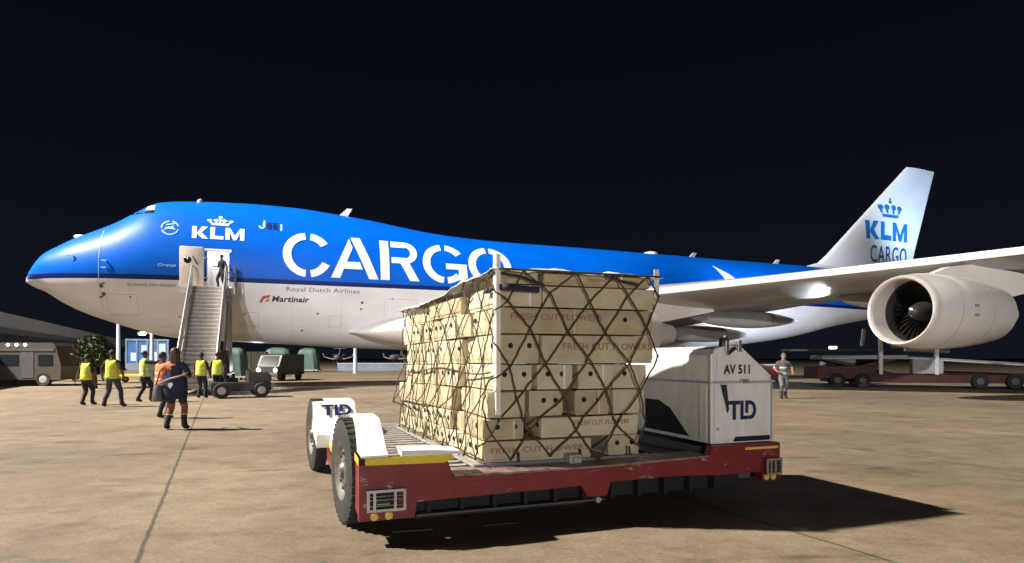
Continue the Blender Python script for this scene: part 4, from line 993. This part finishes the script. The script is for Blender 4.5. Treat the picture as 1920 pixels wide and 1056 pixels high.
for i, (k, a, b, dp, ho, tx, wd, tz) in enumerate(front):
    u = LAYU[k]; carton(u+a, u+b, .02 + random.uniform(-.012,.03), .02+dp, LAYZ[k], LAYZ[k+1], fl(k, i, wd), ho, tx, R(random.uniform(-1.6,.9)), MS[(i*7) % 4] if k not in (3,) else 'cardboard_pale', tz, sideholes=[-.6] if k in (1,4,6) else ([.0] if k in (0,) and a == 0 else None))
# left face: rows going back along the pallet
for k in range(7):
    u = LAYU[k]; v = {0:.42,1:1.08,2:1.08,3:1.08,4:1.08,5:.44,6:1.08}[k]; n = 0
    zsag = .0
    while v < 3.18:
        ln = .395 if k in (0,5,3) else (1.03 if k in (2,6) else (.395 if n > 0 or k == 1 else .78))
        if v + ln > 3.34: ln = 3.3 - v
        if ln < .2: break
        vm = v + ln/2; du = lean(0, vm, LAYZ[k]); dz = -.028*max(0, vm-.8)*k/7
        ang = math.atan(.075 if LAYZ[k] < .95 else .12)
        jit = random.uniform(-.024,.02)
        short = ln < .7
        carton(u+du+jit, u+du+jit+(1.04 if short else .40), v, v+ln, LAYZ[k]+dz, LAYZ[k+1]+dz*(k+1)/max(k,1)*1.0, f'cream carton on the left side, {ORD[k]} layer, {NTH[n]} back from the front corner', None, None, ang, MS[(k*3+n*5) % 4], sideholes=([-.4,.45] if short and random.random() < .75 else ([-.75,.75] if random.random() < .6 else None)))
        v += ln + random.uniform(.004,.022); n += 1
# loose plastic cover over the top
def sheet(bm):
    n, m_ = 22, 30; g = []
    for i in range(n+1):
        row = []
        for j in range(m_+1):
            p, q = i/n, j/m_; v = -.03 + q*3.32; wd = 1.86 - .50*max(0, min(1, (v-.42)/.12)); u = .18 + p*wd; u2 = lean(u, v, 2)
            zz = 2.415 - .10*max(0, min(1, (v-1.0)/.5)) - .028*max(0, v-.8)*1.0 + .012*sin(u*9+v*4) + random.uniform(-.008,.012)
            if i in (0, n) or j in (0, m_): zz -= .035
            row.append(bm.verts.new((u2, v, zz)))
        g.append(row)
    for i in range(n):
        for j in range(m_): bm.faces.new((g[i][j], g[i+1][j], g[i+1][j+1], g[i][j+1]))
    r = bmesh.ops.extrude_face_region(bm, geom=bm.faces[:])
    for x in r['geom']:
        if isinstance(x, bmesh.types.BMVert): x.co.z += .006
ps = mk('plastic_sheet', M['plastic'], None, sheet, True, 180); ps.location = TO; ps.rotation_euler = (0,0,R(19))
tag(ps, 'crumpled white plastic sheet covering the top of the carton stack', 'plastic sheet')
def lpost(name, u, v, z0, z1, label, w=.055, sgn=1, w2=None):
    def f(bm):
        prism(bm, [(u,v),(u+sgn*w,v),(u+sgn*w,v+.006),(u+sgn*.006,v+.006),(u+sgn*.006,v+(w2 or w)),(u,v+(w2 or w))], 'z', z0, z1)
    o = mk(name, M['protector'], None, f, False); o.location = TO; o.rotation_euler = (0,0,R(19)); return tag(o, label, 'corner protector', 'card corner protectors on the carton stack')
lpost('corner_protector', LAYU[5]-.035, -.022, 1.02, 2.53, 'tall white card strip along the front left corner of the carton stack', .045, 1, .09)
lpost('corner_protector', LAYU[5]+1.755, -.015, 2.18, 2.47, 'short white card strip sticking up at the front right corner of the carton stack', .06, -1)
# cargo net: diamonds of rope over the left side, the front and the corner between them
def net_pt(p, z):
    """p < 0 runs back along the left side, p > 0 along the front"""
    k = max(0, min(7, next((i for i in range(8) if z < LAYZ[i+1]), 7))); zf = [LAYU[0]] + LAYU
    u0 = float(np.interp(z, [.56,.98,1.1,1.5,2.4], [.07,.08,.13,.22,.24]))
    if p < 0:
        v = -p
        if v > .95: z = min(z, 2.285)
        v = min(v, 3.16); return Vector((lean(u0, v, 1.05 if z > .93 else .5) - .03 - .02*(z > .9 and 0), v, z - .03*max(0, v-.8)*min(1, (z-.6)/1.6)))
    return Vector((u0 + p, -.038, z))
def net(bm):
    def rope(a, b, r=None):
        r = .0070 if a[0] < -.3 else .0086
        n = 7; pts = []
        for i in range(n+1):
            t = i/n; p = a[0] + (b[0]-a[0])*t; z = a[1] + (b[1]-a[1])*t
            q = net_pt(p, z) + Vector((random.uniform(-.004,.004), random.uniform(-.006,.002), random.uniform(-.006,.006)))
            if abs(p) < .06: q += Vector((-.012, -.012, 0))
            pts.append(q)
        tube(bm, pts, r, 6)
        
    P0 = -3.25; dp = .43; dz = .305; nodes = {}
    ni = 23; nj = 12
    for i in range(ni+1):
        for j in range(7):
            if (i + j) % 2: continue
            p = P0 + i*dp/2*1.03 + random.uniform(-.07,.07); z = .60 + j*dz + random.uniform(-.07,.07)
            p = min(p, 1.74); z = min(z, 2.385); nodes[(i, j)] = (p, z)
    for (i, j), a in nodes.items():
        for dj in (1, -1):
            b = nodes.get((i+1, j+dj))
            if b: rope(a, b)
        q = bmesh.ops.create_uvsphere(bm, u_segments=8, v_segments=6, radius=.014)
        c = net_pt(*a)
        for v in q['verts']: v.co = v.co + c
    for q in range(9):
        p_ = -3.0 + q*.33 + random.uniform(-.08,.08); z_ = random.uniform(1.5, 2.2)
        tube(bm, [net_pt(p_ + .34*t + .03*sin(9*t+q), z_ - (z_-.66)*t*random.uniform(.97,1.0)) + Vector((-.006,0,0)) for t in np.linspace(0,1,9)], .0062, 5)
    # horizontal border ropes and the tie along the base
    for z0 in (1.42,): 
        pts = [net_pt(p, z0 + .03*sin(p*3)) for p in np.linspace(-3.2,-.05,18)]; tube(bm, pts, .008, 6)
    pts = [net_pt(p, .60 + .02*abs(sin(p*7))) for p in np.linspace(-3.25,0,30)]; tube(bm, pts, .009, 6)
    pts = [net_pt(p, 2.39) + Vector((0,-.004,0)) for p in np.linspace(-1.2,1.74,40)]; tube(bm, pts, .011, 6)
    for p in (-2.6,-1.9,-1.15,-.45,.35,1.0,1.55):      # tie down hooks
        a = net_pt(p, .66); tube(bm, [a, a + Vector((-.03 if p < 0 else 0, -.02, -.09))], .011, 6)
ne = mk('cargo_net', M['rope'], None, net, True, 180); ne.location = TO; ne.rotation_euler = (0,0,R(19))
tag(ne, 'dark rope cargo net with diamond mesh stretched over the flower cartons', 'cargo net')
def strapm(bm):
    pts = [net_pt(p, 2.20 + .02*sin(p*8)) for p in (-.35,-.2,-.04)] + [net_pt(p, 2.19 - .03*p) + Vector((0,-.012,0)) for p in (.02,.14,.28,.40)]
    for A, B in zip(pts, pts[1:]):
        v = [bm.verts.new(A), bm.verts.new(B), bm.verts.new(B + Vector((0,-.003,.055))), bm.verts.new(A + Vector((0,-.003,.055)))]; bm.faces.new(v)
    r = bmesh.ops.extrude_face_region(bm, geom=bm.faces[:])
    for x in r['geom']:
        if isinstance(x, bmesh.types.BMVert): x.co += Vector((-.002, -.004, 0))
def cordm(bm): tube(bm, [net_pt(-.25,2.33), net_pt(-.02,2.36) + Vector((-.02,-.02,0)), net_pt(.2,2.33), net_pt(.45,2.25)], .013, 7)
def cordr(bm): tube(bm, [net_pt(1.1,2.38), net_pt(1.3,2.33), net_pt(1.5,2.30)], .011, 7)
for fn_, lb in ((strapm, 'flat dark purple webbing strap round the upper front left corner of the carton stack'), (cordm, 'thick purple cord above the flat strap at the front left corner post'), (cordr, 'short purple cord at the top right of the carton stack front')):
    sm = mk('cargo_strap', M['strap'], None, fn_, True, 180); sm.location = TO; sm.rotation_euler = (0,0,R(19))
    tag(sm, lb, 'strap')
for i, (p0, p1) in enumerate((((-.93,5.22),(-.58,5.30)), ((-.12,5.42),(.20,5.52)))):  # pale ground strips painting light that leaks under the transporter
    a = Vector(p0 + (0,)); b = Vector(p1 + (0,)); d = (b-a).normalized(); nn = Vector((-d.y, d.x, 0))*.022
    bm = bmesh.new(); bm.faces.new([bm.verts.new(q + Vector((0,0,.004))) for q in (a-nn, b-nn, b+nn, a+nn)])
    tag(fin_bm('light_leak_streak', bm, M['plastic'], None, False), kind='structure')

# ================================================================== background
# terminal along the left
def terminal(bm):
    pass
TM = thing('terminal_building', 'long low terminal building with pale sloping roof edge behind the people at left', 'building', (-46, 60, 0), atan2(297, -149) - pi/2)
mk('wall', M['concrete_wall'], TM, lambda bm: bx(bm, -14, 0, -40, 330, 0, 3.7), False)
mk('roof', M['roof'], TM, lambda bm: (prism(bm, [(1.6,3.72),(1.8,4.75),(-15,5.6),(-15,3.72)], 'y', -42, 332)), False)
for i in range(14):
    y = -30 + i*24
    mk('window', M['lit_blue'] if i % 3 else M['concrete_wall'], TM, lambda bm: bx(bm, .002, .06, y, y+14, .9, 2.9), False)
mk('gable_trim', M['barrier'], TM, lambda bm: bx(bm, 1.6, 1.72, -42, 332, 3.3, 3.72), False)
# small coach with lit windows at the left edge
BUS = thing('airport_minibus', 'beige airport minibus with row of lit roof lamps at the far left', 'minibus', (-26.3, 32.5, 0), R(4))
mk('body', M['beige'], BUS, lambda bm: prism(bm, [(-4.5,.35),(2.0,.35),(2.05,1.1),(1.75,2.25),(1.6,2.42),(-4.5,2.42)], 'y', 0, 2.2), False)
for x in (-3.6,-2.4,-1.2): mk('window', M['glass'], BUS, lambda bm: bx(bm, x, x+1.0, -.02, -.005, 1.15, 1.75), False)
mk('door', M['dgrey'], BUS, lambda bm: bx(bm, -.05, .6, -.02, -.005, .45, 1.9), False)
mk('window', M['glass'], BUS, lambda bm: bx(bm, .85, 1.6, -.02, -.005, 1.15, 1.75), False)
mk('roof_fascia', M['dgrey'], BUS, lambda bm: bx(bm, -4.5, 1.7, -.03, -.004, 1.95, 2.12), False)
for x in (-.75,-.3,.15,-2.1): mk('roof_lamp', M['lit'], BUS, lambda bm: lathe(bm, [(-.06,.01),(-.05,.06),(0,.08)], 'y', 10, (x,0,2.3)))
for x in (-3.2, 1.1):
    w = mk('wheel', M['rubber'], BUS, lambda bm: lathe(bm, [(-.02,.2),(-.03,.36),(.0,.38),(.22,.38),(.22,.2)], 'y', 20, (x,0,.38)))
    mk('rim', M['grey'], w, lambda bm: lathe(bm, [(-.02,.01),(-.03,.18),(-.02,.21)], 'y', 14, (x,0,.38)))
# glazed stall lit blue
KI = thing('glazed_kiosk', 'blue lit glass kiosk behind the person pointing at the stairs', 'kiosk', (-46.5, 78, 0), R(25))
mk('frame', M['barrier'], KI, lambda bm: [bx(bm, x-.08, x+.08, -.08, .08, 0, 4.0) for x in (-2.4,-1.2,0,1.2,2.4)] and (bx(bm, -2.5, 2.5, -.1, 2.5, 3.9, 4.1), bx(bm, -2.5, 2.5, -.09, .09, 0, .9)), False)
mk('pane', M['lit_blue'], KI, lambda bm: bx(bm, -2.4, 2.4, .1, .14, .9, 3.9), False)
for x, z, w, h in ((-1.9,1.2,.7,1.1),(-.7,2.3,.6,1.0),(.3,1.1,.8,1.3),(1.3,2.0,.8,1.5)): mk('display_panel', M['lit_white'], KI, lambda bm: bx(bm, x, x+w, .05, .09, z, z+h), False)
# bushy tree
def tree(x, y, h, label):
    T = thing('tree', label, 'tree', (x, y, 0), random.uniform(0, 6))
    mk('trunk', M['bark'], T, lambda bm: (tube(bm, [(0,0,0),(.05,.02,h*.4),(.0,.1,h*.75)], [.16,.12,.06], 8), tube(bm, [(.03,.02,h*.4),(.5,.1,h*.7)], [.07,.03], 6), tube(bm, [(.03,.02,h*.45),(-.5,-.2,h*.75)], [.07,.03], 6)))
    def cr(bm):
        for i in range(2600):
            a = random.uniform(0, 2*pi); rr = random.uniform(.1,1)**.5; z = h*(.42 + .58*random.random()); w = h*.34*sqrt(max(.05, 1-abs((z/h-.68)/.34)**2))*(.75+.35*sin(3*a+z*2))
            c = Vector((w*rr*cos(a), w*rr*sin(a), z)); d = Vector((random.gauss(0,1), random.gauss(0,1), random.gauss(0,1))).normalized(); e = d.orthogonal().normalized(); f = d.cross(e); s = random.uniform(.035,.10)
            bm.faces.new([bm.verts.new(c + e*s*1.6), bm.verts.new(c + f*s*.6), bm.verts.new(c - e*s*1.6), bm.verts.new(c - f*s*.6)])
    mk('crown', M['leaf'], T, cr, False)
tree(-20.6, 30, 2.7, 'small dark bushy tree behind the two people in yellow vests')
# lamp posts
def post(x, y, h, label, arm=0, lit=True):
    T = thing('lamp_post', label, 'lamp post', (x, y, 0))
    mk('pole', M['roof'], T, lambda bm: tube(bm, [(0,0,0),(0,0,h)], [.22,.14], 10))
    mk('lamp_arm', M['roof'], T, lambda bm: tube(bm, [(0,0,h),(arm*.5,0,h+.25),(arm,0,h+.2)], .07, 6))
    mk('lamp_head', M['lit'] if lit else M['grey'], T, lambda bm: lathe(bm, [(-.15,.05),(-.1,.28),(.05,.3),(.15,.1)], 'z', 12, (arm,0,h+.1)))
post(-35.5, 55, 5.3, 'pale lamp post rising behind the person standing with feet apart', .9, False)
post(-30.0, 51, 3.6, 'lit lamp post left of the boarding stairs above the pointing person', -.85)
post(-14.5, 60, 4.4, 'slim lit lamp post under the aircraft belly behind the green tarpaulins', .9)
# covered freight piles
def cover(x, y, w, h, d, rz, label):
    T = thing('covered_freight', label, 'covered freight', (x, y, 0), rz, 'tarpaulin covered freight under the aircraft')
    def f(bm):
        rs = []; n = 40
        for j, t in enumerate(np.linspace(0, 1, 12)):
            z = .28 + (h-.28)*t; kx = (1 - .16*t**2) * (1 if t < .98 else .7); rr = []
            if t > .8: kx *= sqrt(max(.08, 1-((t-.8)/.2)**2*.55))
            for i in range(n):
                a = 2*pi*i/n; c, s_ = cos(a), sin(a); e = .45; fx = (abs(c)**e)*(1 if c > 0 else -1); fy = (abs(s_)**e)*(1 if s_ > 0 else -1)
                fold = 1 + .045*sin(i*pi/2+t*2)*(1-t*.6)
                rr.append(bm.verts.new((w/2*kx*fx*fold, d/2*kx*fy*fold, z)))
            rs.append(rr)
        for A, B in zip(rs, rs[1:]):
            for i in range(n): bm.faces.new((A[i], A[(i+1) % n], B[(i+1) % n], B[i]))
        bm.faces.new(rs[-1])
    mk('tarpaulin', M['tarp'], T, f, True, 60)
    mk('dolly_bed', M['grey'], T, lambda bm: bx(bm, -w/2-.1, w/2+.1, -d/2-.1, d/2+.1, .20, .29), False)
    for a in (-w*.35, w*.35):
        for b in (-d*.4, d*.4): mk('wheel', M['rubber'], T, lambda bm: lathe(bm, [(-.06,.05),(-.06,.18),(.06,.18),(.06,.05)], 'x', 14, (a, b, .18)))
cover(-24.6, 66, 2.9, 2.75, 2.2, R(12), 'pale green tarpaulin covering freight, left dome of the pair under the aircraft')
cover(-21.2, 66, 2.3, 2.7, 2.0, R(5), 'pale green tarpaulin covering freight, narrower right dome of the pair under the aircraft')
cover(-18.7, 42, 1.5, 2.3, 1.6, R(10), 'tall pale green tarpaulin covered freight right behind the baggage tractor')
# dark freight box
DB = thing('freight_container', 'dark green freight container between tarpaulin covered piles under the aircraft', 'container', (-20.9, 50, 0), R(15))
mk('box', M['cloth_green'], DB, lambda bm: prism(bm, [(-1.2,.3),(.9,.3),(1.2,.8),(1.2,2.1),(-1.2,2.1)], 'y', -1, 1), False)
mk('frame', M['dgrey'], DB, lambda bm: [bx(bm, x-.03, x+.03, -1.03, -1.001, .3, 2.1) for x in (-1.17,0,1.17)], False)
# service van with headlights on
VAN = thing('service_van', 'dusty grey service van facing the viewer with bright headlight under the aircraft', 'van', (-15.55, 39.6, 0), R(-10))
mk('body', mat('dusty_grey_paint', (.05,.05,.053), .5, var=.3, scale=2), VAN, lambda bm: prism(bm, [(0,.4),(0,.95),(.15,1.0),(.6,1.75),(1.1,1.85),(3.6,1.85),(3.6,.4)], 'x', -.8, .8), True, 25)
mk('windscreen', M['glass'], VAN, lambda bm: bm.faces.new([bm.verts.new(p) for p in ((-.7,.17,1.06),(.7,.17,1.06),(.62,.56,1.72),(-.62,.56,1.72))]), False)
for x in (-.62, .62): mk('headlight', mat('lit_headlight', (1,1,1), .3, var=0, emit=(1,.97,1), estr=18 if x < 0 else 6), VAN, lambda bm: lathe(bm, [(-.03,.01),(-.02,.13),(.02,.16)], 'y', 14, (x,0,.75)))
mk('bumper', M['dgrey'], VAN, lambda bm: bx(bm, -.82, .82, -.06, .02, .36, .55, bev=.02), False)
for x in (-.72, .72):
    for y in (.7, 2.9): mk('wheel', M['rubber'], VAN, lambda bm: lathe(bm, [(-.1,.1),(-.1,.32),(.1,.32),(.1,.1)], 'x', 18, (x, y, .32)))
lamp('headlight_beam', 'SPOT', (-16.17, 39.45, .78), 900, (1,.97,1), .1, (-16.0, 34.0, 0), 70, .6)
# baggage tractor
BT = thing('baggage_tractor', 'small dark baggage tractor parked right of the boarding stairs', 'baggage tractor', (-10.2, 23.3, 0), R(30))
M['tug'] = mat('grimy_black_paint', (.035, .035, .037), .6, var=.3, scale=5)
mk('chassis', M['tug'], BT, lambda bm: (bx(bm, -1.1, 1.1, -.5, .5, .28, .62, bev=.05), prism(bm, [(.25,.62),(1.1,.62),(1.1,.88),(.95,1.0),(.25,1.02)], 'y', -.42, .42)), False)
mk('seat', M['cloth_dark'], BT, lambda bm: (bx(bm, -.55, -.1, -.25, .25, .63, .78, bev=.03), bx(bm, -.62, -.5, -.25, .25, .78, 1.25, bev=.03)), False)
mk('steering_wheel', M['ink'], BT, lambda bm: (tube(bm, [(.28 + .07*sin(a)*.5, .2*cos(a), 1.12 + .18*sin(a)) for a in np.linspace(0, 2*pi, 17)], .018, 6), tube(bm, [(.45,0,.95),(.28,0,1.12)], .02, 6)))
mk('bumper', M['steel'], BT, lambda bm: bx(bm, 1.1, 1.18, -.52, .52, .30, .46, bev=.02), False)
for y in (-.28,.28): mk('headlight', M['steel'], BT, lambda bm: lathe(bm, [(1.13,.01),(1.12,.07),(1.09,.08)], 'x', 12, (0, y, .72)))
for x in (-.72, .72):
    for y in (-.48, .48):
        w = mk('wheel', M['rubber'], BT, lambda bm: lathe(bm, [(-.09,.15),(-.1,.27),(-.06,.30),(.06,.30),(.1,.27),(.09,.15)], 'y', 20, (x, y, .30)))
        mk('rim', M['grey'], w, lambda bm: lathe(bm, [(-.10,.01),(-.095,.12),(-.085,.155),(.085,.155)], 'y', 14, (x, y, .30)))
# yellow baggage cart behind the pointing person
YC = thing('baggage_cart', 'low yellow baggage cart on wheels behind the people at left', 'baggage cart', (-23.2, 37.5, 0), R(8))
mk('bed', M['yellow'], YC, lambda bm: (bx(bm, -1.1, 1.1, -.6, .6, .40, .52, bev=.02), bx(bm, -1.1, -1.04, -.6, .6, .52, 1.1), bx(bm, 1.04, 1.1, -.6, .6, .52, 1.1)), False)
mk('drawbar', M['dgrey'], YC, lambda bm: tube(bm, [(-1.1,0,.42),(-1.9,0,.3)], .04, 6))
for x in (-.75, .75):
    for y in (-.5, .5): mk('wheel', M['rubber'], YC, lambda bm: lathe(bm, [(-.06,.08),(-.06,.2),(.06,.2),(.06,.08)], 'y', 16, (x, y, .2)))
# low barrier and two distant aircraft
BR = thing('low_barrier', 'long low blue grey barrier wall beyond the aircraft belly', 'barrier', (-12, 74, 0), R(4))
mk('wall', M['barrier'], BR, lambda bm: (bx(bm, -8, 40, 0, .3, 0, .85)), False)
mk('coping', M['roof'], BR, lambda bm: (bx(bm, -8, 40, -.05, .35, .86, .95)), False)
def smalljet(x, y, rz, label):
    J = thing('parked_jet', label, 'small jet', (x, y, 0), rz, 'small parked jets seen beyond the barrier')
    mk('fuselage', M['white'], J, lambda bm: lathe(bm, [(-6,.02),(-5.4,.5),(-4,.85),(0,.95),(4,.8),(7,.2)], 'y', 20, (0,0,1.9)))
    for s in (-1, 1):
        w = mk('wing', M['white'], J, lambda bm: prism(bm, [(s*.5,1.15),(s*2.4,1.35),(s*4.3,1.95),(s*4.35,2.15),(s*2.4,1.55),(s*.5,1.5)], 'y', -.2, 1.8), False)
        mk('winglet', M['white'], w, lambda bm: prism(bm, [(s*4.3,1.95),(s*4.4,1.95),(s*4.85,3.2),(s*4.7,3.2)], 'y', .6, 1.8), False)
        mk('engine', M['white'], J, lambda bm: lathe(bm, [(2.6,.3),(2.9,.42),(4.4,.35)], 'y', 16, (s*1.5,0,2.4)))
        mk('landing_gear', M['dgrey'], J, lambda bm: (tube(bm, [(s*1.4,1,1.4),(s*1.4,1,.3)], .08, 6), lathe(bm, [(-.12,.05),(-.12,.32),(.12,.32),(.12,.05)], 'x', 14, (s*1.4,1,.32))))
    mk('landing_gear', M['dgrey'], J, lambda bm: (tube(bm, [(0,-4,1.3),(0,-4,.3)], .07, 6), lathe(bm, [(-.1,.05),(-.1,.28),(.1,.28),(.1,.05)], 'x', 14, (0,-4,.28))))
    mk('fin', M['white'], J, lambda bm: prism(bm, [(4.2,2.5),(6.6,2.5),(7.6,4.8),(6.6,4.8)], 'x', -.08, .08), False)
    mk('tailplane', M['white'], J, lambda bm: prism(bm, [(6.6,-2),(7.6,-2),(7.7,2),(6.6,2)], 'y', 4.75, 4.85) if False else bx(bm, -2, 2, 6.5, 7.6, 4.8, 4.88), False)
smalljet(-51, 188, R(10), 'white parked jet seen head on beyond the barrier, nearer the green tarpaulins')
smalljet(-33, 192, R(-8), 'white parked jet seen head on beyond the barrier, right beside the carton stack')
# freight loader on the right
LO = thing('freight_loader', 'long red freight loader with white posts standing behind the engine at right', 'freight loader', (17.2, 31.6, 0), R(-14))
mk('chassis', M['red_dull'], LO, lambda bm: (bx(bm, 2.6, 12, 0, 2.6, .28, .72, bev=.03), bx(bm, 0, 2.9, 0, 2.6, .45, 1.15, bev=.04)), False)
mk('platform', M['grey'], LO, lambda bm: bx(bm, .3, 4.4, .1, 2.5, 1.5, 1.72, bev=.03), False)
mk('bridge_platform', M['dgrey'], LO, lambda bm: bx(bm, -1.3, 3.4, .3, 2.3, 1.95, 2.05, bev=.02), False)
for a, b, y in ((.6,3.8,.3),(3.8,.6,.5),(.6,3.8,2.3),(3.8,.6,2.1)): mk('scissor_arm', M['dgrey'], LO, lambda bm: tube(bm, [(a,y,.7),(b,y,1.5)], .09, 8))
for x in (3.05, 5.6): mk('post', M['white'], LO, lambda bm: (bx(bm, x-.09, x+.09, -.12, .06, .7, 2.9, bev=.02), bx(bm, x-.16, x+.16, -.16, .1, 2.7, 3.3, bev=.05)), False)
mk('control_box', M['grey'], LO, lambda bm: bx(bm, 4.5, 5.9, -.1, .3, .75, 1.5, bev=.03), False)
mk('control_box', M['grey'], LO, lambda bm: bx(bm, 3.6, 4.0, -.2, .2, 2.1, 2.9, bev=.08), False)
for cp in ([(4.2,.1,2.0),(6.2,.1,1.9)], [(2.2,.0,2.2),(2.3,.0,3.1)]): mk('cylinder', M['steel'], LO, lambda bm: tube(bm, cp, .1, 10))
for y in (.1, 2.5): mk('guide_rail', M['grey'], LO, lambda bm: tube(bm, [(4.4,y,1.62),(12,y,1.1)], .05, 6))
for x in (1.0, 2.2, 7.5, 9.0):
    w = mk('wheel', M['rubber'], LO, lambda bm: lathe(bm, [(-.12,.16),(-.13,.34),(-.08,.38),(.08,.38),(.13,.34),(.12,.16)], 'y', 20, (x, -.02, .38)))
    mk('rim', M['dgrey'], w, lambda bm: lathe(bm, [(-.12,.01),(-.13,.1),(-.12,.17)], 'y', 14, (x, -.02, .38)))
mk('work_lamp', M['lit'], LO, lambda bm: bx(bm, .95, 1.25, .9, 1.2, 2.08, 2.2), False)
def crate(x, y, w, d, h, rz, m, label, group=None):
    T = thing('equipment_box', label, 'equipment box', (x, y, 0), rz, group)
    mk('body', M[m], T, lambda bm: bx(bm, -w/2, w/2, -d/2, d/2, .14, h, bev=.04), False)
    mk('lid', M['grey'], T, lambda bm: bx(bm, -w/2-.02, w/2+.02, -d/2-.02, d/2+.02, h, h+.06, bev=.015), False)
    for a in (-w*.36, w*.36): mk('wheel', M['rubber'], T, lambda bm: lathe(bm, [(-.04,.03),(-.04,.13),(.04,.13),(.04,.03)], 'y', 14, (a, -d*.42, .13)))
crate(20.6, 35.5, 1.6, 1.2, 1.5, R(-10), 'dgrey', 'dark equipment box on wheels behind the freight loader under the engine')
crate(17.4, 38.0, 1.3, 1.1, 1.1, R(15), 'red_dull', 'low dull red equipment box behind the left end of the freight loader')
crate(-19.6, 34.5, 1.5, 1.0, 1.25, R(12), 'dgrey', 'dark equipment box between the small tree and the boarding stairs')
crate(-29.0, 40.0, 1.9, 1.3, 1.7, R(-6), 'cloth_green', 'tall dark green equipment box behind the minibus at the far left')
wl_ = LO.location + Matrix.Rotation(R(-14), 3, 'Z') @ Vector((1.1, 1.05, 2.35))
lamp('loader_work_lamp', 'SPOT', wl_, 3600, (.80,.90,1), .12, (14.2, 27.0, 4.85), 15, 1.0)
lamp('terminal_lamp', 'POINT', (-64, 52, 9), 22000, (.55,.70,1), .5)
lamp('loader_flood', 'SPOT', wl_ + Vector((.2,0,.1)), 9000, (.72,.82,1), .3, (19.5, 46, 5), 80, .8)
# logo lamps on the tailplane light the fin
for sd, pw in ((1, 9000),):
    p = AC.matrix_world if False else None
    a = Vector(ac_pt(63.5, 9.0, 8.4)); b = Vector(ac_pt(64.5, 0, 15.6))
    lamp('logo_lamp', 'SPOT', a, pw, (.62,.80,1), .15, b, 75, 1.0)
